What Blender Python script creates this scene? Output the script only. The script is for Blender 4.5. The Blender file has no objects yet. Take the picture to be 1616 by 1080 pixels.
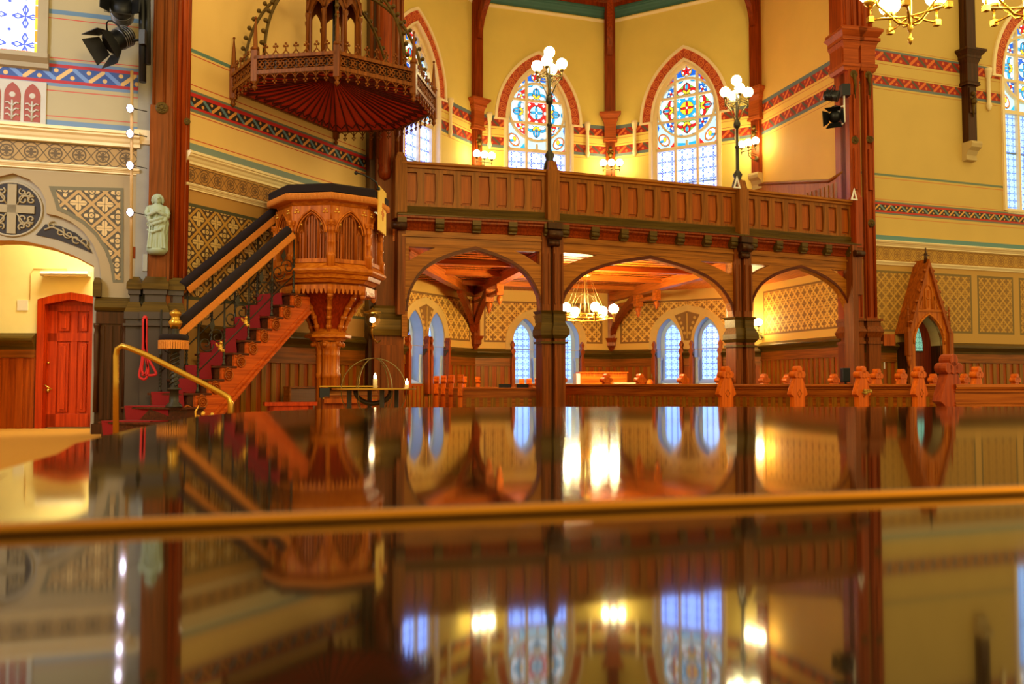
import bpy, bmesh, math, random
from math import sin, cos, pi, radians, atan2, sqrt, hypot
from mathutils import Vector, Matrix
from mathutils.geometry import tessellate_polygon
random.seed(4)
SC = bpy.context.scene
COL = SC.collection

# ------------------------------------------------------------------ camera, world, exposure
FPX, HZ, CAMZ = 1400.0, 606.0, 1.05          # focal length in pixels, horizon row, lens height above the nave floor
PITCH = math.atan((HZ - 540.0) / FPX)
cd = bpy.data.cameras.new('camera')
cam = bpy.data.objects.new('camera', cd)
COL.objects.link(cam)
cd.sensor_width = 36.0
cd.lens = FPX * 36.0 / 1616.0
cam.location = (0, 0, CAMZ)
cam.rotation_euler = (pi / 2 + PITCH, 0, 0)
cd.clip_start = 0.02
cd.clip_end = 200
cd.dof.use_dof = True
cd.dof.focus_distance = 15.0
cd.dof.aperture_fstop = 9.0
SC.camera = cam

W = bpy.data.worlds.new('world')
SC.world = W
W.use_nodes = True
W.node_tree.nodes['Background'].inputs[0].default_value = (1.0, 0.77, 0.34, 1)
W.node_tree.nodes['Background'].inputs[1].default_value = 0.75
SC.view_settings.view_transform = 'Standard'
SC.view_settings.look = 'None'
SC.view_settings.gamma = 1.0
SC.view_settings.use_curve_mapping = False
SC.view_settings.exposure = 0.5
GLOBE = 34.0                                  # brightness of a lit lamp globe

def area(name, loc, target, size, sizey, power, col, spread=180):
    l = bpy.data.lights.new(name, 'AREA')
    l.shape = 'RECTANGLE'; l.size = size; l.size_y = sizey; l.energy = power; l.color = col; l.spread = math.radians(spread)
    o = bpy.data.objects.new(name, l)
    COL.objects.link(o)
    o.location = loc
    o.rotation_euler = (Vector(target) - Vector(loc)).to_track_quat('-Z', 'Y').to_euler()
    return o

# daylight of the tall nave windows high on the left side of the church, and an added warm fill light behind the camera
area('nave_daylight', (-9.5, 3.0, 8.5), (-7.2, 12.0, 4.2), 2.5, 5, 70, (0.62, 0.74, 1.0), 50)
area('passage_lamp', (-6.2, 13.2, 4.2), (-6.2, 13.3, 0.4), 1.6, 0.5, 80, (0.92, 0.95, 0.60))
area('nave_fill_light', (6.0, -6.0, 9.0), (0.5, 14.0, 2.5), 5, 5, 900, (1.0, 0.77, 0.36))

# ------------------------------------------------------------------ pixel helpers: where a pixel's ray meets a place in the church
def ray(px, py):
    x, y = (px - 808.0) / FPX, (540.0 - py) / FPX
    return Vector((x, cos(PITCH) - y * sin(PITCH), sin(PITCH) + y * cos(PITCH)))

def P(px, py, Y):
    d = ray(px, py)
    return Vector((0, 0, CAMZ)) + d * (Y / d.y)

def G(px, Y):
    d = ray(px, HZ)
    return (d.x / d.y * Y, Y)

class Wall:
    """vertical plane through two plan points: local x along it, y behind it, z up"""
    def __init__(s, a, b):
        s.a = Vector((a[0], a[1])); s.b = Vector((b[0], b[1]))
        s.L = (s.b - s.a).length
        s.d = (s.b - s.a) / s.L
        s.n = Vector((-s.d.y, s.d.x))
        s.T = Matrix(((s.d.x, s.n.x, 0, s.a.x), (s.d.y, s.n.y, 0, s.a.y), (0, 0, 1, 0), (0, 0, 0, 1)))
    def hit(s, px, py, off=0.0):
        r = ray(px, py)
        a = s.a + s.n * off
        t = (a.x * s.n.x + a.y * s.n.y) / (r.x * s.n.x + r.y * s.n.y)
        q = r * t
        return ((q.x - s.a.x) * s.d.x + (q.y - s.a.y) * s.d.y, q.z + CAMZ)
    def u(s, px, off=0.0):
        return s.hit(px, HZ, off)[0]
    def z(s, px, py, off=0.0):
        return s.hit(px, py, off)[1]
    def at(s, u, off=0.0, z=0.0):
        return s.T @ Matrix.Translation((u, off, z))
    def pt(s, u, off=0.0, z=0.0):
        return s.T @ Vector((u, off, z))

# ------------------------------------------------------------------ mesh builder
class MB:
    def __init__(s):
        s.v = []; s.f = []; s.m = []; s.sm = []; s.uv = {}
    def add(s, pts, faces, m=0, sm=False, T=None):
        b = len(s.v)
        for p in pts:
            p = Vector(p)
            s.v.append(T @ p if T is not None else p)
        for f in faces:
            s.f.append([b + i for i in f]); s.m.append(m); s.sm.append(sm)
        return s
    def box(s, x0, x1, y0, y1, z0, z1, m=0, T=None):
        p = [(x, y, z) for z in (z0, z1) for y in (y0, y1) for x in (x0, x1)]
        return s.add(p, [(0, 2, 3, 1), (4, 5, 7, 6), (0, 1, 5, 4), (1, 3, 7, 5), (3, 2, 6, 7), (2, 0, 4, 6)], m, False, T)
    def frust(s, x0, x1, y0, y1, z0, z1, gx, gy, m=0, T=None):
        """box whose top is grown (or shrunk) by gx, gy on each side"""
        p = [(x0, y0, z0), (x1, y0, z0), (x1, y1, z0), (x0, y1, z0),
             (x0 - gx, y0 - gy, z1), (x1 + gx, y0 - gy, z1), (x1 + gx, y1 + gy, z1), (x0 - gx, y1 + gy, z1)]
        return s.add(p, [(3, 2, 1, 0), (4, 5, 6, 7), (0, 1, 5, 4), (1, 2, 6, 5), (2, 3, 7, 6), (3, 0, 4, 7)], m, False, T)
    def poly(s, pts, y0, y1, holes=(), m=0, ms=None, T=None, flat=False, back=True, sides=True):
        """outline in x,z (with holes) between y0 (front) and y1"""
        loops = [list(pts)] + [list(h) for h in holes]
        tri = tessellate_polygon([[Vector((p[0], p[1], 0)) for p in l] for l in loops])
        allp = [p for l in loops for p in l]
        n = len(allp)
        s.add([(p[0], y0, p[1]) for p in allp], [tuple(t) for t in tri], m, False, T)
        if flat: return s
        if back: s.add([(p[0], y1, p[1]) for p in allp], [tuple(reversed(t)) for t in tri], m if ms is None else ms, False, T)
        if sides:
            for l in loops:
                k = len(l)
                s.add([(p[0], y0, p[1]) for p in l] + [(p[0], y1, p[1]) for p in l],
                      [(i, (i + 1) % k, k + (i + 1) % k, k + i) for i in range(k)], m if ms is None else ms, False, T)
        return s
    def plan(s, pts, z0, z1, m=0, T=None, holes=()):
        R = Matrix(((1, 0, 0, 0), (0, 0, 1, 0), (0, 1, 0, 0), (0, 0, 0, 1)))
        return s.poly(pts, z1, z0, holes, m, None, (T @ R) if T is not None else R)
    def lathe(s, prof, c=(0, 0, 0), n=16, m=0, T=None, sm=True, a0=0.0, sx=1, sy=1):
        pts = []; k = len(prof)
        for i in range(n):
            a = a0 + 2 * pi * i / n
            for r, z in prof:
                pts.append((c[0] + r * cos(a) * sx, c[1] + r * sin(a) * sy, c[2] + z))
        fs = []
        for i in range(n):
            j = (i + 1) % n
            for q in range(k - 1):
                fs.append((i * k + q, j * k + q, j * k + q + 1, i * k + q + 1))
        s.add(pts, fs, m, sm, T)
        for q in (0, k - 1):
            if prof[q][0] > 1e-4:
                s.add([pts[i * k + q] for i in range(n)], [tuple(range(n))], m, False, T)
        return s
    def ball(s, c, r, n=14, m=0, T=None, sz=1.0, q=8):
        return s.lathe([(r * sin(pi * i / q) if 0 < i < q else 0, -r * cos(pi * i / q) * sz) for i in range(q + 1)], c, n, m, T)
    def tube(s, pts, r, n=8, m=0, closed=False, T=None):
        pts = [Vector(p) for p in pts]; k = len(pts)
        rr = r if isinstance(r, (list, tuple)) else [r] * k
        rings = []; up = None
        for i, p in enumerate(pts):
            if closed: t = pts[(i + 1) % k] - pts[i - 1]
            else: t = pts[min(i + 1, k - 1)] - pts[max(i - 1, 0)]
            t.normalize()
            if up is None:
                up = Vector((0, 0, 1)) if abs(t.z) < 0.9 else Vector((1, 0, 0))
            x = up - t * up.dot(t)
            if x.length < 1e-4: x = t.orthogonal()
            x.normalize(); up = x; y = t.cross(x)
            rings.append([p + (x * cos(2 * pi * j / n) + y * sin(2 * pi * j / n)) * rr[i] for j in range(n)])
        fl = [q for g in rings for q in g]; fs = []
        for i in range(k if closed else k - 1):
            a, b = i * n, ((i + 1) % k) * n
            for j in range(n):
                fs.append((a + j, a + (j + 1) % n, b + (j + 1) % n, b + j))
        s.add(fl, fs, m, True, T)
        if not closed:
            s.add(rings[0], [tuple(range(n))], m, False, T); s.add(rings[-1], [tuple(range(n))], m, False, T)
        return s
    def strip(s, outer, inner, y0, y1, m=0, T=None, uvs=True):
        """band between two open polylines (x,z), y0 front"""
        k = len(outer); b0 = len(s.f)
        pts = [(p[0], y0, p[1]) for p in outer] + [(p[0], y0, p[1]) for p in inner] + [(p[0], y1, p[1]) for p in outer] + [(p[0], y1, p[1]) for p in inner]
        fs = [(i, i + 1, k + i + 1, k + i) for i in range(k - 1)]
        d = [0.0]
        for i in range(k - 1):
            d.append(d[-1] + hypot((outer[i + 1][0] - outer[i][0] + inner[i + 1][0] - inner[i][0]) / 2, (outer[i + 1][1] - outer[i][1] + inner[i + 1][1] - inner[i][1]) / 2))
        if uvs:
            for i in range(k - 1):
                s.uv[b0 + i] = [(d[i], 1), (d[i + 1], 1), (d[i + 1], 0), (d[i], 0)]
        for i in range(k - 1):
            fs.append((i, 2 * k + i, 2 * k + i + 1, i + 1))
            fs.append((k + i, k + i + 1, 3 * k + i + 1, 3 * k + i))
        fs.append((0, k, 3 * k, 2 * k)); fs.append((k - 1, 2 * k + k - 1, 3 * k + k - 1, k + k - 1))
        return s.add(pts, fs, m, False, T)
    def ext(s, prof, x0, x1, m=0, T=None):
        """closed profile (y,z) extruded along x"""
        R = Matrix(((0, 1, 0, 0), (1, 0, 0, 0), (0, 0, 1, 0), (0, 0, 0, 1)))
        return s.poly(prof, x0, x1, (), m, None, (T @ R) if T is not None else R)
    def build(s, name, mats, parent=None, T=None, bevel=0, **props):
        me = bpy.data.meshes.new(name)
        me.from_pydata([tuple(v) for v in s.v], [], s.f)
        if not isinstance(mats, (list, tuple)): mats = [mats]
        for mm in mats: me.materials.append(mm)
        me.polygons.foreach_set('material_index', s.m)
        me.polygons.foreach_set('use_smooth', s.sm)
        uvl = me.uv_layers.new(name='UVMap')
        for i, p in enumerate(me.polygons):
            cu = s.uv.get(i)
            for k, li in enumerate(p.loop_indices):
                if cu: uvl.data[li].uv = cu[k]
                else:
                    c = me.vertices[me.loops[li].vertex_index].co
                    uvl.data[li].uv = (c.x, c.z)
        bm = bmesh.new(); bm.from_mesh(me)
        bmesh.ops.remove_doubles(bm, verts=bm.verts, dist=1e-5)
        bmesh.ops.recalc_face_normals(bm, faces=bm.faces)
        bm.to_mesh(me); bm.free()
        o = bpy.data.objects.new(name, me)
        COL.objects.link(o)
        if parent is not None: o.parent = parent
        if T is not None: o.matrix_local = T
        if bevel:
            b = o.modifiers.new('bevel', 'BEVEL'); b.width = bevel; b.segments = 2; b.limit_method = 'ANGLE'
        for k, v in props.items(): o[k] = v
        return o

def thing(name, label, cat, T=None, group=None):
    o = bpy.data.objects.new(name, None)
    o.empty_display_size = 0.1
    COL.objects.link(o)
    if T is not None: o.matrix_world = T
    o['label'] = label; o['category'] = cat
    if group: o['group'] = group
    return o

def tag(o, label, cat, group=None):
    o['label'] = label; o['category'] = cat
    if group: o['group'] = group
    return o

def struct(name, T=None, label=None):
    o = bpy.data.objects.new(name, None)
    o.empty_display_size = 0.1
    COL.objects.link(o)
    if T is not None: o.matrix_world = T
    o['kind'] = 'structure'
    if label: o['label'] = label; o['category'] = name.split('_')[0]
    return o

def dup(root, T, label, group=None):
    def cp(o, parent):
        c = o.copy(); COL.objects.link(c)
        if parent is not None: c.parent = parent
        for ch in list(kids.get(o.name, ())): cp(ch, c)
        return c
    kids = {}
    for o in COL.objects:
        if o.parent is not None: kids.setdefault(o.parent.name, []).append(o)
    r = cp(root, None)
    r.matrix_world = T
    r['label'] = label
    if group: r['group'] = group
    return r

TR = lambda x, y, z: Matrix.Translation((x, y, z))
RZ = lambda a: Matrix.Rotation(a, 4, 'Z')
RX = lambda a: Matrix.Rotation(a, 4, 'X')
RY = lambda a: Matrix.Rotation(a, 4, 'Y')

# ------------------------------------------------------------------ node expressions
class E:
    def __init__(s, nt, k): s.nt = nt; s.k = k
    def o(s, op, a=None, b=None): return mth(s.nt, op, s, a, b)
    def __add__(s, x): return s.o('ADD', x)
    __radd__ = __add__
    def __sub__(s, x): return s.o('SUBTRACT', x)
    def __rsub__(s, x): return mth(s.nt, 'SUBTRACT', x, s)
    def __mul__(s, x): return s.o('MULTIPLY', x)
    __rmul__ = __mul__
    def __truediv__(s, x): return s.o('DIVIDE', x)
    def __lt__(s, x): return s.o('LESS_THAN', x)
    def __gt__(s, x): return s.o('GREATER_THAN', x)
    def abs(s): return s.o('ABSOLUTE')
    def fr(s): return s.o('FRACT')
    def fl(s): return s.o('FLOOR')
    def min(s, x): return s.o('MINIMUM', x)
    def max(s, x): return s.o('MAXIMUM', x)
    def cos(s): return s.o('COSINE')
    def sin(s): return s.o('SINE')
    def sqrt(s): return s.o('SQRT')
    def pow(s, x): return s.o('POWER', x)
    def at2(s, x): return s.o('ARCTAN2', x)

def mth(nt, op, a, b=None, c=None):
    n = nt.nodes.new('ShaderNodeMath'); n.operation = op
    for i, x in enumerate((a, b, c)):
        if x is None: continue
        if isinstance(x, E): nt.links.new(x.k, n.inputs[i])
        else: n.inputs[i].default_value = x
    return E(nt, n.outputs[0])

def lin(h):
    """'rrggbb' as seen -> linear rgba"""
    c = [int(h[i:i + 2], 16) / 255 for i in (0, 2, 4)]
    return tuple(x / 12.92 if x <= 0.04045 else ((x + 0.055) / 1.055) ** 2.4 for x in c) + (1,)

def mixc(nt, f, a, b):
    n = nt.nodes.new('ShaderNodeMix'); n.data_type = 'RGBA'
    for i, x in ((0, f), (6, a), (7, b)):
        if isinstance(x, E): nt.links.new(x.k, n.inputs[i])
        else: n.inputs[i].default_value = x
    return E(nt, n.outputs[2])

def new_mat(name):
    m = bpy.data.materials.new(name); m.use_nodes = True
    return m, m.node_tree, m.node_tree.nodes['Principled BSDF']

def noise(nt, scale=(1, 1, 1), detail=3, coord='Object', rough=0.55):
    t = nt.nodes.new('ShaderNodeTexCoord'); mp = nt.nodes.new('ShaderNodeMapping'); nz = nt.nodes.new('ShaderNodeTexNoise')
    mp.inputs['Scale'].default_value = scale
    nz.inputs['Scale'].default_value = 1.0; nz.inputs['Detail'].default_value = detail; nz.inputs['Roughness'].default_value = rough
    nt.links.new(t.outputs[coord], mp.inputs[0]); nt.links.new(mp.outputs[0], nz.inputs[0])
    return E(nt, nz.outputs[0])

def bump(nt, b, h, strength=0.3, dist=0.01):
    n = nt.nodes.new('ShaderNodeBump'); n.inputs['Strength'].default_value = strength; n.inputs['Distance'].default_value = dist
    nt.links.new(h.k, n.inputs['Height']); nt.links.new(n.outputs[0], b.inputs['Normal'])

def plain(name, c, rough=0.5, metal=0.0, var=0.12, scale=6, coat=0.0, emit=0.0, ecol=None):
    m, nt, b = new_mat(name)
    c = lin(c) if isinstance(c, str) else c
    if var:
        z = noise(nt, (scale,) * 3, 4)
        k = mixc(nt, z, tuple(x * (1 - var) for x in c[:3]) + (1,), tuple(min(1, x * (1 + var)) for x in c[:3]) + (1,))
        nt.links.new(k.k, b.inputs['Base Color'])
    else: b.inputs['Base Color'].default_value = c
    b.inputs['Roughness'].default_value = rough; b.inputs['Metallic'].default_value = metal
    b.inputs['Coat Weight'].default_value = coat; b.inputs['Coat Roughness'].default_value = 0.15
    if emit:
        b.inputs['Emission Color'].default_value = ecol or c; b.inputs['Emission Strength'].default_value = emit
    return m

def wood(name, light, dark, axis='z', rough=0.38, sc=1.0):
    m, nt, b = new_mat(name)
    s = {'z': (30 * sc, 30 * sc, 1.3 * sc), 'x': (1.3 * sc, 30 * sc, 30 * sc), 'y': (30 * sc, 1.3 * sc, 30 * sc)}[axis]
    z = noise(nt, s, 5)
    r = nt.nodes.new('ShaderNodeValToRGB')
    r.color_ramp.elements[0].position = 0.33; r.color_ramp.elements[0].color = lin(dark)
    r.color_ramp.elements[1].position = 0.68; r.color_ramp.elements[1].color = lin(light)
    nt.links.new(z.k, r.inputs[0]); nt.links.new(r.outputs[0], b.inputs['Base Color'])
    b.inputs['Roughness'].default_value = rough
    b.inputs['Specular IOR Level'].default_value = 0.32
    b.inputs['Specular Tint'].default_value = (1.0, 0.72, 0.4, 1)
    bump(nt, b, z, 0.12, 0.004)
    return m

def glow(name, c, st):
    m, nt, b = new_mat(name)
    c = lin(c) if isinstance(c, str) else c
    b.inputs['Base Color'].default_value = c
    b.inputs['Roughness'].default_value = 0.2
    b.inputs['Emission Color'].default_value = c; b.inputs['Emission Strength'].default_value = st
    return m

# painted patterns; u, v in metres along the wall
def uvs(nt):
    t = nt.nodes.new('ShaderNodeUVMap'); t.uv_map = 'UVMap'
    s = nt.nodes.new('ShaderNodeSeparateXYZ'); nt.links.new(t.outputs[0], s.inputs[0])
    return E(nt, s.outputs[0]), E(nt, s.outputs[1])

def pat_zigzag(nt, u, v, z0, z1, bg, c1, c2):
    h = z1 - z0
    t = (v - z0) / h; s = (u / (h * 2.3))
    f = s.fr(); x = f - 0.5
    tri = x.abs() * 2
    st = ((tri - t).abs() < 0.2)
    k = mixc(nt, f < 0.5, lin(c1), lin(c2))
    d1 = ((x * 2.3) * (x * 2.3) + (t - 0.76) * (t - 0.76)) < 0.028
    x2 = (s + 0.5).fr() - 0.5
    d2 = ((x2 * 2.3) * (x2 * 2.3) + (t - 0.24) * (t - 0.24)) < 0.028
    c = mixc(nt, st, lin(bg), k)
    return mixc(nt, d1.max(d2), c, lin(c1))

def pat_frieze(nt, u, v, z0, z1, bg, fg):
    h = z1 - z0
    s = u / (h * 1.05); x = s.fr() - 0.5; y = (v - (z0 + z1) / 2) / h
    r = (x * x + y * y).sqrt()
    ring = (r - 0.27).abs() < 0.035
    fl = ((y.at2(x) * 4).cos() * 0.07 + 0.15 - r) > 0
    c1 = ((y.abs() - (x * pi).cos().abs() * 0.46).abs() < 0.04)
    c2 = ((y.abs() - (x * pi).sin().abs() * 0.46).abs() < 0.03)
    edge = y.abs() > 0.46
    f = ring.max(fl).max(c1).max(c2).max(edge)
    return mixc(nt, f * 0.85, lin(bg), lin(fg))

def pat_diaper(nt, u, v, p, bg, fig, lat, lw=0.1):
    a = u / p + v / p; b = u / p - v / p
    ca = a.fr() - 0.5; cb = b.fr() - 0.5
    x = ca - cb; y = ca + cb                       # note: a+b grows with u, a-b with v
    r = (x * x + y * y).sqrt(); th = x.at2(y)
    par = ((a.fl() + b.fl()) * 0.5).fr() > 0.25
    f1 = ((th * 2).cos().abs() * 0.42 + 0.22) > r
    f1 = f1 * ((th * 2).sin().abs() * r > 0.035)
    f2 = ((th * 4).cos() * 0.16 + 0.42 - r) > 0
    f2 = f2 * (((r - 0.24).abs()) > 0.05) * (((th * 4).cos().abs() * r) > 0.03)
    fl = mth(nt, 'ADD', f1 * par, f2 * (1 - par))
    lt = (ca.abs().max(cb.abs())) > (0.5 - lw)
    ln = ((ca.abs().max(cb.abs()) - (0.5 - lw)).abs()) < 0.018
    c = mixc(nt, fl, lin(bg), lin(fig))
    c = mixc(nt, lt, c, lin(lat))
    return mixc(nt, ln, c, lin(fig if fig < lat else bg))

def wall_mat(name, base, bands=(), panels=(), rough=0.7):
    m, nt, b = new_mat(name)
    u, v = uvs(nt)
    z = noise(nt, (1.3, 1.3, 1.3), 5)
    bc = lin(base)
    c = mixc(nt, z, tuple(x * 0.90 for x in bc[:3]) + (1,), tuple(min(1, x * 1.08) for x in bc[:3]) + (1,))
    for q in bands:
        z0, z1, kind = min(q[0], q[1]), max(q[0], q[1]), q[2]
        inb = (v > z0) * (v < z1)
        if kind == 'zig': col = pat_zigzag(nt, u, v, z0, z1, *q[3:])
        elif kind == 'frz': col = pat_frieze(nt, u, v, z0, z1, *q[3:])
        else: col = lin(kind)
        c = mixc(nt, inb, c, col)
    for (u0, u1, z0, z1, p, bg, fig, lat, bord) in panels:
        inb = (u > u0) * (u < u1) * (v > z0) * (v < z1)
        c = mixc(nt, inb, c, lin(bord))
        g = 0.05
        inb = (u > u0 + g) * (u < u1 - g) * (v > z0 + g) * (v < z1 - g)
        c = mixc(nt, inb, c, pat_diaper(nt, u - u0, v - z0, p, bg, fig, lat))
    nt.links.new(c.k, b.inputs['Base Color'])
    b.inputs['Roughness'].default_value = rough
    return m
# ------------------------------------------------------------------ materials
M_PULP = wood('pulpit_wood', 'd0701a', '944006', 'z')
M_PULPX = wood('pulpit_wood_x', 'd47818', 'a04808', 'x')
M_PULPD = wood('pulpit_wood_dark', 'b0560f', '7a340a', 'z')
M_CANW = wood('canopy_wood', '8e4a12', '5e2c08', 'z')
M_BELL = wood('pulpit_bell_wood', 'a0300a', '6e1a04', 'z')
M_GALL = wood('gallery_wood', '9a5614', '6a380a', 'z')
M_ARCH = wood('arch_wood', 'b86c1a', '7e440c', 'x', .45)
M_GALLX = wood('gallery_wood_x', 'b0661a', '78420c', 'x')
M_GPAN = wood('gallery_panel_wood', 'a8500c', '84380a', 'z')
M_PILL = wood('pillar_wood', '8a400e', '5e2a08', 'z')
M_PILLR = wood('pillar_wood_red', 'a8400a', '7a2a06', 'z')
M_DARK = wood('dark_wood', '4a240e', '2a1408', 'z')
M_OLIVE = wood('olive_wood', '5e4412', '3e2c0a', 'x')
M_POST = wood('post_wood', '9a3c0a', '661f06', 'z')
M_EDGE = wood('edge_wood', '64200a', '3e1004', 'x')
M_PEW = wood('pew_wood', 'b05c16', '7e380a', 'x')
M_PEWE = wood('pew_end_wood', 'e06a12', 'b84a08', 'z')
M_PLANK = wood('soffit_plank', 'f07a14', 'b84808', 'y', 0.35)
M_BEAM = wood('soffit_beam', 'c8641a', '8e400c', 'x')
M_WAIN = wood('wainscot_wood', 'b04e0c', '7e3208', 'z')
M_WAINB = wood('wainscot_batten', '9e6416', '744a0e', 'z')
M_WAINX = wood('wainscot_rail', '9a5212', '6a360a', 'x')
M_DOOR = wood('door_wood', 'c43c08', '942404', 'z', 0.35)
M_STAIR = wood('stair_wood', 'd05a14', '9e3a08', 'x')
M_TREAD = wood('tread_wood', '5a2610', '34140a', 'x')
M_CREAM = plain('cream_plaster', 'ecc884', 0.7, var=0.06)
M_CREAM2 = plain('cream_moulding', 'f4dca4', 0.6, var=0.06)
M_TAN = plain('tan_plaster', 'b89258', 0.75, var=0.06)
M_GREYP = plain('grey_plaster', 'a89878', 0.75, var=0.06)
M_NICHE = plain('niche_plaster', 'b8c8d8', 0.7, var=0.05)
M_STONE = plain('corbel_stone', 'c0a468', 0.8, var=0.12)
M_OCHRE = plain('ochre_plaster', 'c8963c', 0.7, var=0.08)
M_TEAL = plain('teal_paint', '3e6a5c', 0.6)
M_BLUEG = plain('blue_grey_paint', '6c8490', 0.6)
M_DKPAINT = plain('black_paint', '2a2018', 0.7, var=0.2)
M_OLPAINT = plain('olive_paint', '6e6444', 0.7)
M_SCROLL = plain('scroll_paint', 'a08c64', 0.7)
M_CARPET = plain('gold_carpet', 'b87c18', 0.95, var=0.16, scale=60)
M_RED = plain('red_carpet', '8c0c03', 0.95, var=0.15, scale=40)
M_VELVET = plain('dark_velvet', '180404', 0.95, var=0.2)
M_FRINGE = plain('gold_fringe', 'd8842a', 0.8, var=0.2, scale=30)
M_ROPE = plain('red_rope', 'c81810', 0.7, var=0.1)
M_BRASS = plain('brass', 'c89838', 0.28, 0.9, var=0.08)
M_GILT = plain('gilt', 'e8b040', 0.35, 0.6, var=0.1)
M_IRON = plain('dark_iron', '3a3428', 0.45, 0.6, var=0.1)
M_LAMPM = plain('lamp_metal', '7a6a3c', 0.4, 0.7, var=0.1)
M_BLACK = plain('black_metal', '0c0b0b', 0.45, 0.2, var=0)
M_STEEL = plain('steel', '8c8c90', 0.35, 0.8, var=0)
M_WHITE = plain('white_paint', 'e8e0d0', 0.5, var=0.03)
M_STATUE = plain('statue_plaster', '9aa486', 0.65, var=0.12)
M_PASSAGE = plain('passage_plaster', 'f4e4a0', 0.7, var=0.05)
M_GLOBE = glow('lit_globe', (1.0, 0.87, 0.44, 1), GLOBE)
M_GLOBE2 = glow('lit_globe_aisle', (1.0, 0.87, 0.44, 1), GLOBE * 6)
M_BULB = glow('lit_bulb', (0.86, 0.76, 1.0, 1), 14)
M_FLAME = glow('candle_flame', (1.0, 0.72, 0.32, 1), 45)
M_WAX = plain('wax', 'f0dca8', 0.5, var=0.03)
M_LACQ, _nt, _b = new_mat('black_lacquer')
_b.inputs['Base Color'].default_value = (0.012, 0.008, 0.004, 1)
_b.inputs['Roughness'].default_value = 0.05
_b.inputs['IOR'].default_value = 2.0
bump(_nt, _b, noise(_nt, (5, 5, 5), 2), 0.012, 0.003)

PAL = dict(white='e4eeff', pale='a4d4f0', blue='1458c8', cyan='1c98d8', red='c0181c', yellow='f0c030', orange='e88020', green='7aa84a', purple='5a48b8', dark='2c3050')
GLS = {k: glow('glass_' + k, v, {'white': 1.25, 'pale': 0.95, 'dark': 0.12}.get(k, 0.95)) for k, v in PAL.items()}
GORD = list(PAL)

def quarry(name, st, ground, line, per, seam=False):
    """leaded glass with a grid of small four-petalled crosses"""
    m, nt, b = new_mat(name)
    u, v = uvs(nt)
    x = (u / per).fr() - 0.5; y = (v / per).fr() - 0.5
    ax, ay = x.abs(), y.abs()
    r = (x * x + y * y).sqrt()
    big = ax.max(ay); sml = ax.min(ay)
    pet = (((sml + (big - 0.24).abs() * 0.45) - 0.085).abs() < 0.03) * (big < 0.42)
    crs = (sml < 0.016) * (big < 0.42)
    lat = ((ax + ay - 0.5).abs() < 0.018)
    x2 = (u / per + 0.5).fr() - 0.5; y2 = (v / per + 0.5).fr() - 0.5
    dot = (x2 * x2 + y2 * y2).sqrt() < 0.055
    f = pet.max(crs).max(lat * 0.5).max(dot)
    c = mixc(nt, f, lin(ground), lin(line))
    nt.links.new(c.k, b.inputs['Base Color']); nt.links.new(c.k, b.inputs['Emission Color'])
    b.inputs['Emission Strength'].default_value = st
    b.inputs['Roughness'].default_value = 0.2
    return m
M_QUARRY = quarry('leaded_glass_white', 3.2, '86a8ff', '2a1e86', 0.30)
M_QUARRYB = quarry('leaded_glass_blue', 1.15, '94c2ff', '2038b8', 0.17)
M_DAY = quarry('leaded_glass_bright', 1.25, 'e6eeff', '3c4ca0', 0.40)

def ring_mat(name, bg, fg):
    m, nt, b = new_mat(name)
    u, v = uvs(nt)
    x = (u / 0.25).fr() - 0.5; y = v - 0.5
    r = (x * x + y * y).sqrt()
    f = ((r - 0.38).abs() < 0.055).max((r - 0.19).abs() < 0.05).max(y.abs() > 0.46)
    c = mixc(nt, f, lin(bg), lin(fg))
    nt.links.new(c.k, b.inputs['Base Color']); b.inputs['Roughness'].default_value = 0.65
    return m
M_RING = ring_mat('red_ring_paint', 'b03a10', 'd8702c')

# ------------------------------------------------------------------ the planes of the church
DW = Wall(G(-60, 11.85), G(214, 12.5))
DG = Wall(G(284, 12.58), G(585, 16.55))
RW = Wall(G(1376, 19.7), G(1680, 21.75))
T0, T1, T2, T3, T4 = (-3.1, 20.65), (-1.04, 24.3), (2.87, 25.6), (6.60, 23.4), (7.49, 19.9)
TL, B1, B2, TRW = Wall(T0, T1), Wall(T1, T2), Wall(T2, T3), Wall(T3, T4)
TJ = Wall((-2.45, 16.5), T0)
FLOOR_P = 0.36            # chancel platform
GAL_Z = 3.66              # ceiling under the gallery
TOP = 12.6

def zb(w, px, rows):
    return [(w.z(px, r[0]), w.z(px, r[1])) + tuple(r[2:]) for r in rows]

RZIG = ('zig', '9c2000', 'd8661c', '5a4a34')
BZIG = ('zig', '2a1c14', 'd8903c', '5c7c84')
UZIG = ('zig', '3a5490', 'd8b070', '6c8cc0')
UPB = [(8.56, 8.46, '64706c'), (8.46, 8.25) + RZIG, (8.19, 8.175, 'c86a30'), (8.02, 8.005, 'c86a30'), (7.95, 7.73) + RZIG, (7.73, 7.65, '64706c'), (7.58, 7.565, 'c87a38')]

DIA_L = ('4a3018', 'd0a860', 'b8842e')           # dark ground, pale figures, gold lattice
DIA_G = ('e8a838', '7c4a10', 'f0b84c')           # gold ground, brown figures

# ---- openings (in wall coordinates)
def arcp(w, zs, off=0.0, n=12):
    """pointed arch over half width w, spring zs: right foot, apex, left foot"""
    R = 2 * w + off; a1 = math.acos(w / R)
    r = [(-w + R * cos(a1 * i / n), zs + R * sin(a1 * i / n)) for i in range(n + 1)]
    return r + [(-x, z) for x, z in reversed(r[:-1])]

WHALF, WSPR = 0.90, 8.50
def win_hole(uc, sill):
    a = arcp(WHALF, WSPR, 0.08)
    return [(uc + a[-1][0], sill)] + [(uc + x, z) for x, z in reversed(a)] + [(uc + a[0][0], sill)]

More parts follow.
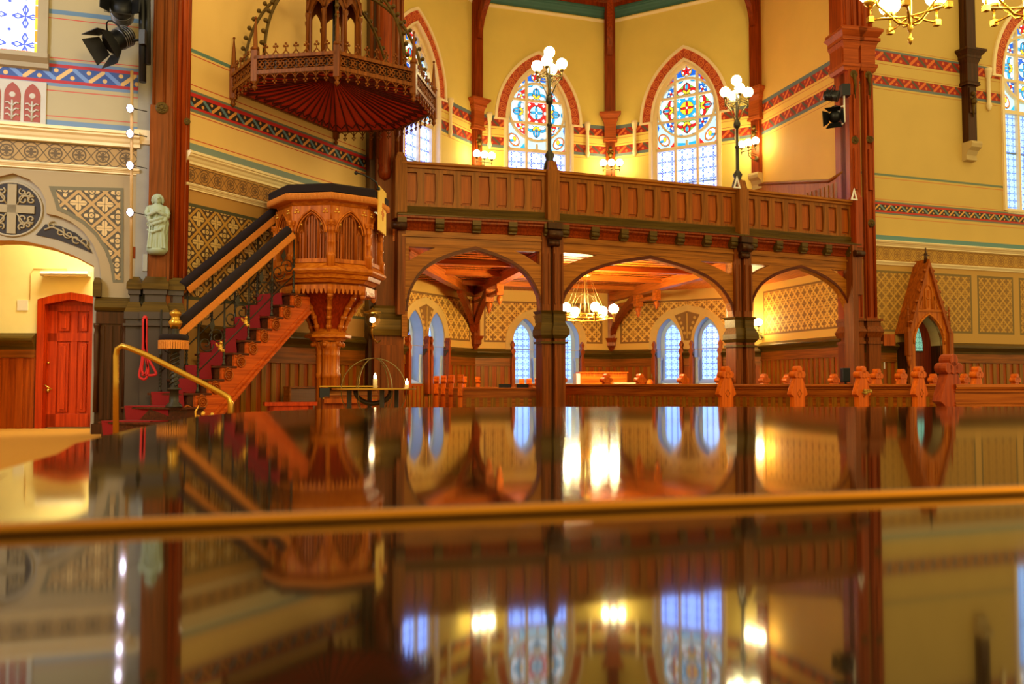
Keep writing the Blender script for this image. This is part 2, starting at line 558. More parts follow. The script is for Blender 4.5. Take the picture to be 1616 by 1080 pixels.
B1U, B2U = B1.u(851), B2.u(1084)
TLU = TL.u(655)
RWU = RW.u(1596) + WHALF + 0.05
LOWW, LSPR, LSILL = 0.25, 2.30, 1.19
def low_hole(uc, k=0.36):
    a = arcp(k, 2.26, 0.0)
    return [(uc + a[-1][0], 1.05)] + [(uc + x, z) for x, z in reversed(a)] + [(uc + a[0][0], 1.05)]

B1L = [B1.u(829), B1.u(896)]
B2L = [B2.u(1056), B2.u(1116)]
TLL = [TL.u(654), TL.u(688)]

# ------------------------------------------------------------------ the room shell
f = MB().box(-16, 22, -6, 32, -0.2, 0.0); f.build('floor', plain('nave_floor', '6a4a2c', 0.5), kind='structure')
f = MB().plan([(-15, 4.0), (-1.05, 4.0), (-1.05, 12.6), (-2.3, 16.4), (-6, 17.5), (-15, 17.5)], 0.0, FLOOR_P)
f.build('floor_platform', M_CARPET, kind='structure')

def rectw(L0, L1, z0, z1): return [(L0, z0), (L1, z0), (L1, z1), (L0, z1)]

up = lambda w, base, lows: None
# transept walls
low_cols = 'd2a24a'
def tran_wall(name, w, base, wins, lows, panel):
    m = wall_mat(name + '_paint', base, [(0, 3.9, 'e0aa48')] + UPB, panel)
    b = MB().poly(rectw(-0.02, w.L + 0.02, 0, TOP), 0, 0.45, [win_hole(c, s) for c, s in wins] + [low_hole(c) for c in lows], 0, 1)
    return b.build(name, [m, M_CREAM2], T=w.T, kind='structure')
pz0, pz1 = 2.20, 3.30
tran_wall('wall_transept_left', TL, 'e8ca60', [(TLU, 5.6)], TLL, [(0.2, TL.L - 0.22, 2.20, 3.35, 0.27) + DIA_G + ('8a5a1c',)])
tran_wall('wall_transept_back_left', B1, 'e8ca60', [(B1U, 5.6)], B1L, [(0.28, B1.L - 0.28, 2.20, 3.35, 0.27) + DIA_G + ('8a5a1c',)])
tran_wall('wall_transept_back_right', B2, 'e8ca60', [(B2U, 5.6)], B2L, [(0.28, B2.L - 0.2, 2.20, 3.38, 0.27) + DIA_G + ('8a5a1c',)])
tran_wall('wall_transept_right', TRW, 'e8b450', [], [], [(0.1, TRW.L - 0.1, 2.32, 3.48, 0.27) + DIA_G + ('8a5a1c',)])
MB().poly(rectw(0, TJ.L, 0, TOP), 0, 0.3).build('wall_transept_side', wall_mat('side_paint', 'e8ca60', [(0, 3.9, 'e0aa48')] + UPB), T=TJ.T, kind='structure')

# diagonal wall beside the pulpit
rows = [(71, 77, '5c7c6c'), (80.5, 82, 'c84020'), (128, 129.5, 'c84020'), (137, 141, '6c7060'), (141, 147, 'c01c10'), (147, 163) + BZIG, (163, 167, 'c01c10'),
        (167, 172, '6c7060'), (175, 176.5, 'c84020'), (215, 216.5, 'c84020'), (222, 233, '7c8c80'), (259, 286, 'frz', 'b07a34', '5a3a18')]
dgz = lambda y: DG.z(290, y)
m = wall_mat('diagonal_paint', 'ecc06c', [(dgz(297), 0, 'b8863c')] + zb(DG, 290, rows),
             [(-0.05, 2.55, DG.z(290, 472), dgz(318), 0.34) + DIA_L + ('4a4628',), (3.05, 4.35, DG.z(560, 503), DG.z(560, 420), 0.3) + DIA_G + ('5a5428',)])
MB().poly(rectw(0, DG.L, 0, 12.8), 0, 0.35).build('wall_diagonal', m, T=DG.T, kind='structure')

# right wall
rows = [(73, 74, 'b87830'), (76, 79, '64706c'), (79, 94) + RZIG, (98, 99, 'b87830'), (115, 116, 'b87830'), (118, 131) + RZIG, (131, 135, '64706c'), (138, 139, 'b87830'),
        (272.5, 276, '6c7c60'), (279, 280, 'c87030'), (313, 314, 'c87030'), (316, 318.5, '6c7060'), (318.5, 321.5, 'b82c14'), (321.5, 331, 'zig', '3a2c1c', 'd89840', '6c8880'),
        (331, 334, 'b82c14'), (334, 336.5, '6c7060'), (341, 342, 'c87030'), (370, 377.5, '5c8480'), (389, 410, 'frz', 'b8882c', '8a5c1c'), (417, 540, 'be8e3c')]
pan = []
for a, b_ in ((1381, 1449), (1472, 1537), (1546, 1603), (1612, 1670)):
    pan.append((RW.u(a), RW.u(b_), RW.z(1381, 523), RW.z(1381, 426), 0.23) + ('b88428', '80581a', 'c89434') + ('7a6028',))
m = wall_mat('right_wall_paint', 'ceaa54', zb(RW, 1378, rows), pan)
MB().poly(rectw(-0.25, RW.L, 0, 12.8), 0, 0.4, [win_hole(RWU, 5.21)], 0, 1).build('wall_right', [m, M_CREAM2], T=RW.T, kind='structure')

# door wall: two layers, the front one cut to the trefoil line round the cross
dz = lambda px, y: DW.hit(px, y)
rows = [(21, 28, '5c7c98'), (34, 35.5, 'c04a3a'), (96, 97.5, 'c04a3a'), (101, 106, '6a84a0'), (106, 111, 'b02c30'), (111, 131) + UZIG, (131, 136, 'b02c30'), (136, 141, '6a84a0'),
        (147, 148.5, 'c04a3a'), (187, 188.5, 'c04a3a'), (194, 204, '6a84a0'), (230, 262, 'frz', 'a8854c', '4a3a20')]
m = wall_mat('door_wall_paint', 'b0a078', [(DW.z(140, 275), 0, 'a48c60')] + zb(DW, 140, rows))
def pl(pts): return [DW.hit(x, y) for x, y in pts]
UC = DW.hit(19, 330)[0]
mirror = lambda pts: [(2 * UC - x, z) for x, z in reversed(pts)]
tre = pl([(46, 283), (63, 298), (72, 316), (73, 337), (92, 341), (112, 350), (132, 366), (147, 386), (156, 410), (160, 440)])
u0, u1 = -3.6, DW.L
wl = DW.hit(0, 40); wr = DW.hit(63, 84); WL0 = wr[0] - 1.9
hole = [(WL0, wr[1]), (wr[0], wr[1]), (wr[0], 9.2), (WL0, 9.2)]
right = [(UC, tre[0][1] + .07)] + tre + [(tre[-1][0], 0)]
left = mirror(tre); left = [(left[0][0], 0)] + left
outer = [(u0, 0), (u0, 12.8), (u1, 12.8), (u1, 0)] + list(reversed(right)) + list(reversed(left))
MB().poly(outer, 0, 0.07, [hole], 0, 1).build('wall_left', [m, M_TAN], T=DW.T, kind='structure')
arch = pl([(19, 378), (40, 380), (80, 389), (115, 402), (147, 419)])
right = arch + [(arch[-1][0], 0)]
left = mirror(arch[1:]); left = [(left[0][0], 0)] + left
rec = [(u0, 0), (u0, 4.5), (u1, 4.5), (u1, 0)] + list(reversed(right)) + list(reversed(left))
MB().poly(rec, 0.07, 0.5, (), 0, 1).build('wall_left_recess', [M_GREYP, M_OCHRE], T=DW.T, kind='structure')
MB().poly(rectw(u0, u1, 4.5, 12.8), 0.07, 0.5, [hole]).build('wall_left_upper', M_GREYP, T=DW.T, kind='structure')
# passage behind the arch
PW = Wall(G(-420, 13.6), G(240, 13.85))
PD = (PW.u(62), PW.u(158))
dtop = PW.z(100, 467); dcorn = PW.z(62, 475)
dh = [(PD[0], FLOOR_P), (PD[0], dcorn), (PD[0] + 0.22, dtop - 0.04), ((PD[0] + PD[1]) / 2, dtop), (PD[1] - 0.22, dtop - 0.04), (PD[1], dcorn), (PD[1], FLOOR_P)]
MB().poly(rectw(0, PW.L, 0, 4.6), 0, 0.3, [dh]).build('wall_passage', M_PASSAGE, T=PW.T, kind='structure')
MB().box(DW.a.x - 3.6, -4.9, 12.9, 14.2, 4.3, 4.4).build('ceiling_passage', M_PASSAGE, kind='structure')

# ceilings
pg = [(-3.2, 16.2), T0, T1, T2, T3, T4, (7.9, 19.3)]
MB().plan([(x, y) for x, y in pg], TOP, TOP + 0.2).build('ceiling', wood('roof_plank', '8a4416', '5c280c', 'x'), kind='structure')
gf = [(-2.0, 16.1), (0.75, 16.85), (4.7, 18.4), (7.5, 19.6)]
b = MB().plan([(-2.2, 16.1)] + [T0, T1, T2, T3, T4] + gf[::-1][1:3], GAL_Z, GAL_Z + 0.22)
b.build('ceiling_gallery', M_PLANK, kind='structure')
# lines of tongue and groove under the gallery
b = MB()
ang = atan2(T2[1] - T1[1], T2[0] - T1[0])
for k in range(24):
    d0 = 0.32 * k
    base = Vector((-1.4, 16.9)) + Vector((-sin(ang), cos(ang))) * d0
    b.box(-1.4 if d0 > 2 else 0, 6.9 if d0 < 5.5 else 5.2, -0.012, 0.012, GAL_Z - 0.012, GAL_Z + 0.01, 0, TR(base.x, base.y, 0) @ RZ(ang))
b.build('ceiling_grooves', M_DARK, kind='structure')

# cornice mouldings (the setting's trim)
TRIMN = [0]
def mould(w, u0, u1, z0, z1, d, mat, steps=3):
    """projecting cornice: fillet, cove, fillet"""
    h = z1 - z0
    prof = [(0.01, z0), (-d * 0.35, z0), (-d * 0.35, z0 + h * 0.2), (-d * 0.5, z0 + h * 0.32), (-d * 0.62, z0 + h * 0.5), (-d * 0.85, z0 + h * 0.62), (-d * 0.85, z0 + h * 0.74), (-d, z0 + h * 0.78), (-d, z0 + h * 0.95), (-d * 0.9, z1), (0.01, z1)]
    TRIMN[0] += 1
    return MB().ext(prof, u0, u1).build('trim_%d' % TRIMN[0], mat, T=w.T, kind='structure')
mould(DW, u0, u1, DW.z(140, 229), DW.z(140, 206), 0.16, M_CREAM2)
mould(DW, u0, u1, DW.z(140, 272), DW.z(140, 263), 0.08, M_CREAM2)
mould(DG, 0, DG.L, dgz(257), dgz(238), 0.14, M_CREAM2)
mould(DG, 0, DG.L, dgz(297), dgz(288), 0.08, M_CREAM2)
mould(RW, 0, RW.L, RW.z(1378, 388), RW.z(1378, 379), 0.14, M_CREAM2)
mould(RW, 0, RW.L, RW.z(1378, 417), RW.z(1378, 411), 0.07, M_CREAM2)
for w in (TL, B1, B2):
    mould(w, 0, w.L, 11.62, 11.70, 0.05, M_CREAM2)
    mould(w, 0, w.L, 11.74, 12.05, 0.12, M_TEAL)
    mould(w, 0, w.L, 12.05, 12.6, 0.35, M_POST)

# wainscots: boards with battens, frieze rail and moulded cap; each is one strip of the setting
def wainscot(w, u0, u1, zc, gap=(), step=0.21, fr=0.2, low=False):
    TRIMN[0] += 1
    b = MB()
    segs = []; a = u0
    for g0, g1 in gap:
        segs.append((a, g0)); a = g1
    segs.append((a, u1))
    for s0, s1 in segs:
        if s1 - s0 < 0.02: continue
        b.box(s0, s1, -0.03, 0.0, 0, zc - 0.02, 0)
        b.box(s0, s1, -0.055, -0.03, zc - 0.21 - fr, zc - 0.2, 1)
        b.box(s0, s1, -0.07, -0.03, zc - 0.225 - fr, zc - 0.2 - fr, 1)
        b.box(s0, s1, -0.06, -0.03, 0, 0.25, 1)
        n = max(1, int((s1 - s0) / step))
        for k in range(n + 1):
            x = s0 + (s1 - s0) * k / n
            b.box(max(s0, x - 0.05), min(s1, x + 0.05), -0.05, -0.03, 0.25, zc - 0.22 - fr, 2)
        b.ext([(0.0, zc - 0.2), (-0.06, zc - 0.2), (-0.07, zc - 0.15), (-0.11, zc - 0.1), (-0.15, zc - 0.06), (-0.15, zc - 0.03), (-0.12, zc), (0.0, zc + 0.06)], s0, s1, 3)
    for g0, g1 in gap:
        if low: b.box(g0, g1, -.03, .0, 0, 1.05, 0)
        if low:
            for k in range(4): b.box(g0 + (g1 - g0) * (k + .5) / 4 - .04, g0 + (g1 - g0) * (k + .5) / 4 + .04, -.05, -.03, .1, 1.0, 2)
    return b.build('trim_%d' % TRIMN[0], [M_WAIN, M_WAINX, M_WAINB, M_OLIVE], T=w.T, kind='structure')
zc = 1.96
wainscot(TL, 0, TL.L, zc, [(c - 0.34, c + 0.34) for c in TLL], low=True)
wainscot(B1, 0, B1.L, zc, [(c - 0.34, c + 0.34) for c in B1L], low=True)
wainscot(B2, 0, B2.L, zc, [(c - 0.34, c + 0.34) for c in B2L], low=True)
wainscot(TRW, 0, TRW.L, 2.08)
wainscot(TJ, 0, TJ.L, 1.96)
PORCH_U = RW.u(1468, -.38)
wainscot(RW, -0.2, RW.L, RW.z(1378, 543), [(PORCH_U - 0.62, PORCH_U + 0.62)], fr=0.18)
wainscot(DG, 0.3, DG.L, DG.z(440, 528), fr=0.24)
wainscot(PW, 0, PD[0] - 0.06, PW.z(30, 532), fr=0.1).data.materials[2] = M_WAIN
# tiered choir screen on the right transept wall above the gallery floor
b = MB()
top = [TRW.hit(1209, 290), TRW.hit(1312, 286), TRW.hit(1336, 271)]
pts = [(0.05, 3.9)] + [(top[0][0] - 0.3, top[0][1])] + top + [(top[-1][0], 3.9)]
b.poly(pts, -0.06, 0.0, (), 0)
k = 0.2
while k < top[-1][0] - 0.1:
    b.box(k, k + 0.08, -0.08, -0.06, 3.9, min(top[0][1], top[1][1]) - 0.1 + (0.0), 1); k += 0.17
b.tube([(top[0][0] - 0.3, -0.06, top[0][1])] + [(u, -0.06, z) for u, z in top], 0.045, 6, 2)
b.build('trim_40', [wood('screen_wood', 'b86a20', '8c4610', 'z'), M_WAINB, M_WAINX], T=TRW.T, kind='structure')

# ------------------------------------------------------------------ windows
def ell(b, cx, cz, rx, rz, col, y, n=12, rot=0.0):
    pts = []
    for i in range(n):
        a = 2 * pi * i / n; x, z = rx * cos(a), rz * sin(a)
        pts.append((cx + x * cos(rot) - z * sin(rot), cz + x * sin(rot) + z * cos(rot)))
    b.poly(pts, y, y, (), GORD.index(col), flat=True)
    if rx < .3:
        k = 1 + .012 / min(rx, rz)
        b.poly([(cx + (p - cx) * k, cz + (q - cz) * k) for p, q in pts], y + .0018, y + .0018, (), GORD.index('dark'), flat=True)
def pgn(b, pts, col, y): b.poly(pts, y, y, (), GORD.index(col), flat=True)

CZ, CR = 8.81, 0.90
def rose(b, a, c, quad):
    """coloured pieces of the upper light; a, c main colours of petals and centre"""
    y1, y2, y3, y4 = 0.216, 0.212, 0.208, 0.204
    bg = arcp(WHALF, WSPR, -0.02)
    pgn(b, [(-0.88, 7.71)] + list(reversed(bg)) + [(0.88, 7.71)], 'pale', 0.22)
    # ring of little blue and white pieces
    for k in range(28):
        t = 2 * pi * k / 28
        if k % 2 == 0: ell(b, 0.79 * cos(t), CZ + 0.79 * sin(t), 0.028, 0.055, 'cyan', y2, 6, t)
    ell(b, 0, CZ, 0.74, 0.74, 'white', y1, 28)
    # centre square
    pgn(b, [(-.29, CZ - .29), (.29, CZ - .29), (.29, CZ + .29), (-.29, CZ + .29)], c, y2)
    for sx in (-1, 1):
        for sz in (-1, 1):
            pgn(b, [(sx * .17, CZ + sz * .22), (sx * .22, CZ + sz * .17), (sx * .27, CZ + sz * .22), (sx * .22, CZ + sz * .27)], 'white', y3)
            ell(b, sx * .26, CZ, .035, .05, 'white', y3, 6); ell(b, 0, CZ + sz * .26, .05, .035, 'white', y3, 6)
    ell(b, 0, CZ, .19, .19, 'yellow' if c == 'cyan' else 'pale', y3, 16)
    for k in range(4):
        t = k * pi / 2
        ell(b, .09 * cos(t), CZ + .09 * sin(t), .075, .03, 'red' if c == 'cyan' else 'cyan', y4, 8, t)
    ell(b, 0, CZ, .03, .03, 'white', 0.2, 6)
    # four petals
    for k in range(4):
        t = pi / 2 * k + pi / 2
        R = lambda x, z: (x * cos(t - pi / 2) - z * sin(t - pi / 2), CZ + x * sin(t - pi / 2) + z * cos(t - pi / 2))
        for q in ([(-.29, .36), (.29, .36), (.29, .52), (.0, .74), (-.29, .52)],): pgn(b, [R(*p) for p in q], 'green' if a == 'red' else 'pale', y2)
        for x, z, rx, rz in ((-.16, .47, .12, .085), (.16, .47, .12, .085), (0, .57, .10, .14)):
            p = R(x, z); ell(b, p[0], p[1], rx, rz, a, y3, 12, t - pi / 2)
        for x in (-.17, .17):
            p = R(x, .43); ell(b, p[0], p[1], .085, .045, 'white', y4, 10, t - pi / 2)
        p = R(0, .60); ell(b, p[0], p[1], .045, .09, 'white', y4, 8, t - pi / 2); ell(b, p[0], p[1], .025, .06, 'cyan', 0.2, 8, t - pi / 2)
        for x in (-.055, .055):
            p = R(x, .46); ell(b, p[0], p[1], .075, .035, 'yellow', 0.2, 8, t - pi / 2 + (0.8 if x > 0 else -0.8))
    # diagonal quadrants
    for sx in (-1, 1):
        for sz in (-1, 1):
            pgn(b, [(sx * .35, CZ + sz * .36), (sx * .62, CZ + sz * .36), (sx * .56, CZ + sz * .5), (sx * .46, CZ + sz * .6), (sx * .35, CZ + sz * .66)], quad, y2)
            for i in range(4):
                t = i * pi / 2 + .4
                ell(b, sx * .46 + .07 * cos(t), CZ + sz * .46 + .07 * sin(t), .05, .028, 'white' if i % 2 else 'pale', y3, 6, t)
            ell(b, sx * .46, CZ + sz * .46, .035, .035, 'red' if quad == 'blue' else 'yellow', y4, 8)
    # top light, shoulders, feet
    pgn(b, [(-.28, 9.71), (.28, 9.71), (.28, 9.91), (0, 10.04), (-.28, 9.91)], 'blue', y2)
    ell(b, 0, 9.85, .15, .14, 'yellow', y3, 14); ell(b, 0, 9.85, .125, .115, 'white', y4, 14)
    for i in range(5):
        t = 2 * pi * i / 5 + pi / 2
        ell(b, .065 * cos(t), 9.85 + .065 * sin(t), .05, .03, 'red', 0.2, 8, t)
    for sx in (-1, 1):
        pgn(b, [(sx * .35, 9.67), (sx * .35, 9.85), (sx * .5, 9.67), (sx * .66, 9.39), (sx * .74, 9.19), (sx * .62, 9.41)], 'blue' if a != 'red' else 'purple', y2)
        ell(b, sx * .46, 9.60, .055, .05, 'red' if a == 'red' else 'white', y3, 8)
        ell(b, sx * .68, 7.98, .20, .14, 'orange', y2, 14, sx * .9); ell(b, sx * .68, 7.98, .165, .105, 'white', y3, 14, sx * .9)
        ell(b, sx * .66, 8.00, .05, .07, 'yellow', y4, 8); ell(b, sx * .74, 7.95, .06, .03, 'cyan', y4, 8)
        pgn(b, [(sx * .88, 7.73), (sx * .88, 7.85), (sx * .76, 7.73)], 'red', y2)
        pgn(b, [(sx * .36, 7.73), (sx * .52, 7.73), (sx * .36, 7.91)], 'red' if a == 'red' else 'cyan', y2)
        pgn(b, [(sx * .88, 8.15), (sx * .88, 8.55), (sx * .82, 8.35)], 'blue', y2)
        pgn(b, [(sx * .04, 7.74), (sx * .28, 7.74), (sx * .28, 7.85), (sx * .04, 7.82)], 'cyan' if a == 'red' else 'pale', y2)

WINN = [0]
def upper_window(w, uc, sill, a, c, quad, label, cols=(-1, 1), qm=None):
    WINN[0] += 1
    root = struct('window_%d' % WINN[0], w.at(uc), label)
    root['category'] = 'window'
    g = MB()
    rose(g, a, c, quad)
    q = len(GORD)
    for x0, x1 in ((-.88, -.30), (-.30, .30), (.30, .88)):
        g.add([(x0, .22, sill), (x1, .22, sill), (x1, .22, 7.69), (x0, .22, 7.69)], [(0, 1, 2, 3)], q)
    g.build('glass', [GLS[k] for k in GORD] + [qm or M_QUARRY], root)
    t = MB()
    o_, i_ = arcp(WHALF, WSPR, 0.085), arcp(WHALF, WSPR, -0.04)
    t.strip([(o_[0][0], sill)] + o_ + [(o_[-1][0], sill)], [(i_[0][0], sill)] + i_ + [(i_[-1][0], sill)], 0.12, 0.26)
    for x in (-.32, .32):
        t.box(x - .035, x + .035, .13, .25, sill, 9.77 if True else 0)
    t.box(-.9, .9, .12, .25, 7.64, 7.73)
    t.box(-.85, .85, .14, .24, CZ - .36, CZ - .30); t.box(-.85, .85, .14, .24, CZ + .30, CZ + .36)
    t.box(-.025, .025, .14, .24, 7.71, 7.89)
    t.box(-.9, .9, .0, .26, sill - .06, sill + .06)
    n = 32
    ci = [(.86 * cos(2 * pi * k / n), CZ + .86 * sin(2 * pi * k / n)) for k in range(n + 1)]
    cj = [(.80 * cos(2 * pi * k / n), CZ + .80 * sin(2 * pi * k / n)) for k in range(n + 1)]
    t.strip(ci, cj, .125, .245)
    t.box(-.9, .9, .2, .235, 6.67, 6.70, 1)
    t.build('tracery', [M_CREAM2, M_BLUEG], root)
    MB().strip(arcp(WHALF, WSPR, 0.34, 20), arcp(WHALF, WSPR, 0.09, 20), -0.012, 0.03).build('painted_arch', M_RING, root)
    m_ = MB().strip(arcp(WHALF, WSPR, 0.42, 20), arcp(WHALF, WSPR, 0.34, 20), -0.05, 0.03)
    m_.strip(arcp(WHALF, WSPR, 0.10, 20), arcp(WHALF, WSPR, 0.05, 20), -0.04, 0.03)
    for s in (-1, 1):
        x = s * 1.01
        m_.box(x - .04, x + .04, -.05, .03, sill, WSPR)
        m_.box(s * 1.0 if s > 0 else -1.34, 1.34 if s > 0 else -1.0, -.05, .03, WSPR - .05, WSPR)
    m_.build('hood_mould', M_CREAM2, root)
    for s in cols:
        x = s * 1.48
        MB().lathe([(.0, 7.56), (.04, 7.60), (.07, 7.70), (.06, 7.74), (.05, 7.78), (.05, 8.36), (.07, 8.40), (.08, 8.50), (.09, 8.52), (.09, 8.60), (.0, 8.62)], (x, -.04, 0), 10).build('colonnette', M_CREAM2, root)
    return root
upper_window(TL, TLU, 5.6, 'red', 'blue', 'blue', 'tall stained glass window seen sharply from the side, behind the canopy of the pulpit', (1,))
upper_window(B1, B1U, 5.6, 'cyan', 'red', 'red', 'stained glass window with blue petals round a red centre square, behind the left lamp post')
upper_window(B2, B2U, 5.6, 'red', 'cyan', 'blue', 'stained glass window with red petals round a blue centre square, left of the right lamp post')
upper_window(RW, RWU, 5.21, 'cyan', 'blue', 'blue', 'stained glass window cut off by the right edge of the picture', (-1,), M_QUARRYB)

# bright window at the top left corner
WINN[0] += 1
root = struct('window_%d' % WINN[0], DW.T, 'bright white leaded window with orange and yellow border in the top left corner')
g = MB()
gz0, gx1 = wr[1] + 0.03, wr[0] - 0.02
g.poly([(WL0, gz0), (gx1, gz0), (gx1, 9.2), (WL0, 9.2)], .2, .2, flat=True)
for k in range(14):
    z = gz0 + .18 * k
    g.poly([(gx1 - .09, z), (gx1 - .0, z), (gx1, z + .17), (gx1 - .09, z + .17)], .195, .195, (), 1 if k % 2 else 2, flat=True)
for k in range(8):
    x = gx1 - .12 - .2 * k
    g.poly([(x - .19, gz0), (x, gz0), (x, gz0 + .05), (x - .19, gz0 + .05)], .195, .195, (), (1, 3, 2)[k % 3], flat=True)
g.build('glass', [M_DAY, GLS['orange'], GLS['yellow'], GLS['red']], root)
MB().box(gx1 - .01, wr[0] + .1, -.05, .3, wr[1] - .02, 9.2).box(WL0 - .1, WL0 + .02, -.05, .3, wr[1] - .02, 9.2).box(WL0, gx1, .15, .28, wr[1] - .05, gz0).box(WL0 - .1, wr[0] + .1, -.05, .3, 9.18, 9.3).ext([(.0, wr[1] - .24), (-.05, wr[1] - .22), (-.06, wr[1] - .16), (-.14, wr[1] - .1), (-.14, wr[1] - .04), (0, wr[1])], WL0 - .15, wr[0] + .12).build('sill', M_GREYP, root)

# lower windows in their niches
def low_pair(w, us, label, glass=True):
    WINN[0] += 1
    root = struct('window_%d' % WINN[0], w.at((us[0] + us[1]) / 2), label)
    root['category'] = 'window'
    h = (us[1] - us[0]) / 2
    for s in (-1, 1):
        x = s * h
        a = arcp(LOWW, LSPR)
        g = MB().poly([(x - LOWW, LSILL)] + [(x + p, z) for p, z in reversed(a)] + [(x + LOWW, LSILL)], .34, .34, flat=True)
        g.build('glass', M_QUARRYB, root)
        fr = MB()
        o_ = arcp(.36, 2.26, 0.004)
        i_ = arcp(LOWW - .01, LSPR)
        k = len(i_)
        fr.strip([(x + o_[0][0], 1.04)] + [(x + p, z) for p, z in o_] + [(x + o_[-1][0], 1.04)], [(x + LOWW - .01, LSILL)] + [(x + p, z) for p, z in i_] + [(x - LOWW + .01, LSILL)], .32, .37)
        fr.add([(x - .355, 0.0, 1.06), (x + .355, 0, 1.06), (x + LOWW, .33, LSILL), (x - LOWW, .33, LSILL)], [(0, 1, 2, 3)], 0)
        fr.box(x + .27, x + .355, .06, .14, 1.06, 1.70); fr.box(x + .25, x + .36, .04, .16, 1.70, 1.78)
        fr.box(x - .355, x - .27, .06, .14, 1.06, 1.70); fr.box(x - .36, x - .25, .04, .16, 1.70, 1.78)
        # splay lining of the niche
        ins = [(x + .354, 1.06), (x + .354, 2.26)] + [(x + p, z) for p, z in arcp(.354, 2.26)][1:-1] + [(x - .354, 2.26), (x - .354, 1.06)]
        fr.add([(p, .002, z) for p, z in ins] + [(p, .36, z) for p, z in ins], [(i, i + 1, len(ins) + i + 1, len(ins) + i) for i in range(len(ins) - 1)])
        fr.box(x - LOWW, x + LOWW, .325, .345, 2.02, 2.04, 1)
        fr.build('niche_frame', [M_NICHE, M_BLUEG], root)
    # cream arch that encloses both, painted spandrel between
    W2 = h + .58
    out = [(W2, 2.2)] + [(W2 * cos(t), 2.2 + 1.0 * sin(t) ** .9) for t in [pi / 2 * i / 10 for i in range(1, 10)]] + [(0, 3.24)]
    out = out + [(-x, z) for x, z in reversed(out[:-1])]
    holes = []
    for s in (-1, 1):
        a = arcp(.36, 2.26)
        holes.append([(s * h - .36, 2.0)] + [(s * h + p, z) for p, z in reversed(a)] + [(s * h + .36, 2.0)])
    ol = [(-W2, 1.99)] + list(reversed(out)) + [(W2, 1.99)]
    MB().poly(ol, -.02, 0, [[(p, max(z, 2.0)) for p, z in hh] for hh in holes], 0).build('arch_surround', M_OCHRE if False else plain('surround_paint', 'd8aa58', .7), root)
    sp = [(0, 2.24), (h * .18, 2.25), (h * .25, 2.5), (h * .66, 2.95), (0, 3.06)]
    sp = sp + [(-x, z) for x, z in reversed(sp[1:-1])]
    b = MB().poly(sp, -.026, -.015)
    for s in (-1, 1):
        for t in range(4):
            cx, cz_ = s * (.07 + .05 * t), 2.45 + .14 * t
            b.lathe([(.0, -.03), (.045, -.028), (.0, -.026)], (0, 0, 0), 8, 1, TR(cx, 0, cz_) @ RX(pi / 2) @ TR(0, 0, .058), False)
    b.tube([(0, -.03, 2.3), (0, -.03, 3.0)], .02, 6, 1)
    b.build('painted_spandrel', [plain('spandrel_paint', '8a5c1c', .7), M_OCHRE], root)
    # scrolled dark wood shields beside the sills
    for x in (-h - .40, -h + .40, h - .40, h + .40):
        pr = [(x - .05, .8), (x + .05, .8), (x + .05, 1.75), (x + .03, 1.85), (x + .07, 1.95), (x + .02, 2.05), (x + .05, 2.14), (x, 2.24), (x - .05, 2.14), (x - .02, 2.05), (x - .07, 1.95), (x - .03, 1.85), (x - .05, 1.75)]
        MB().poly(pr, -.16, -.02).build('bench_end', M_WAIN, root)
    return root
low_pair(TL, TLL, 'pair of deep blue-white window niches seen edge-on at the left end of the aisle')
low_pair(B1, B1L, 'pair of blue leaded windows either side of the left gallery post')
low_pair(B2, B2L, 'pair of blue leaded windows under one cream arch, left of the right gallery post')

# ------------------------------------------------------------------ doors
dr = struct('door_1', PW.T, 'red panelled wooden door with a brass handle behind the left arch')
dx0, dx1 = PD[0] + .06, PD[1] - .06
b = MB().poly([(dx0, FLOOR_P + .02), (dx0, dcorn - .06)] + [(dx0 + .2, dtop - .1), ((dx0 + dx1) / 2, dtop - .06), (dx1 - .2, dtop - .1)] + [(dx1, dcorn - .06), (dx1, FLOOR_P + .02)], .10, .16)
b.build('panel', M_DOOR, dr)
MB().strip([(PD[0] - .04, FLOOR_P), (PD[0] - .04, dcorn + .02), (PD[0] + .2, dtop + .01), ((PD[0] + PD[1]) / 2, dtop + .05), (PD[1] - .2, dtop + .01), (PD[1] + .04, dcorn + .02), (PD[1] + .04, FLOOR_P)],
           [(dx0 + .01, FLOOR_P), (dx0 + .01, dcorn - .06), (dx0 + .2, dtop - .1), ((dx0 + dx1) / 2, dtop - .06), (dx1 - .2, dtop - .1), (dx1 - .01, dcorn - .06), (dx1 - .01, FLOOR_P)], -.04, .14).build('door_frame', M_DOOR, dr)
b = MB()
w2 = (dx1 - dx0); H = dtop - FLOOR_P
zz = [FLOOR_P + .02, FLOOR_P + .22, FLOOR_P + H * .655, FLOOR_P + H * .72, FLOOR_P + H * .885, dcorn - .07]
xx = [dx0 + .01, dx0 + .16, dx0 + w2 * .46, dx0 + w2 * .58, dx1 - .16, dx1 - .01]
b.box(xx[0], xx[1], .075, .10, zz[0], zz[5]); b.box(xx[4], xx[5], .075, .10, zz[0], zz[5]); b.box(xx[2], xx[3], .078, .10, zz[0], zz[4])
b.box(xx[0], xx[5], .075, .10, zz[0], zz[1]); b.box(xx[0], xx[5], .075, .10, zz[2], zz[3]); b.box(xx[0], xx[5], .075, .10, zz[4], zz[5])
for x0, x1 in ((xx[1], xx[2]), (xx[3], xx[4])):
    for z0, z1 in ((zz[1], zz[2]), (zz[3], zz[4])):
        b.frust(x0 + .03, x1 - .03, .07, .095, z0 + .03, z1 - .03, 0, 0)
        b.box(x0 + .07, x1 - .07, .058, .07, z0 + .07, z1 - .07)
b.build('rails', M_DOOR, dr, bevel=.004)
hx = PW.u(72)
hb = MB().lathe([(0, 0), (.03, 0), (.03, .015), (0, .02)], (0, 0, 0), 10, 0, TR(hx, .075, PW.z(72, 617)) @ RX(pi / 2))
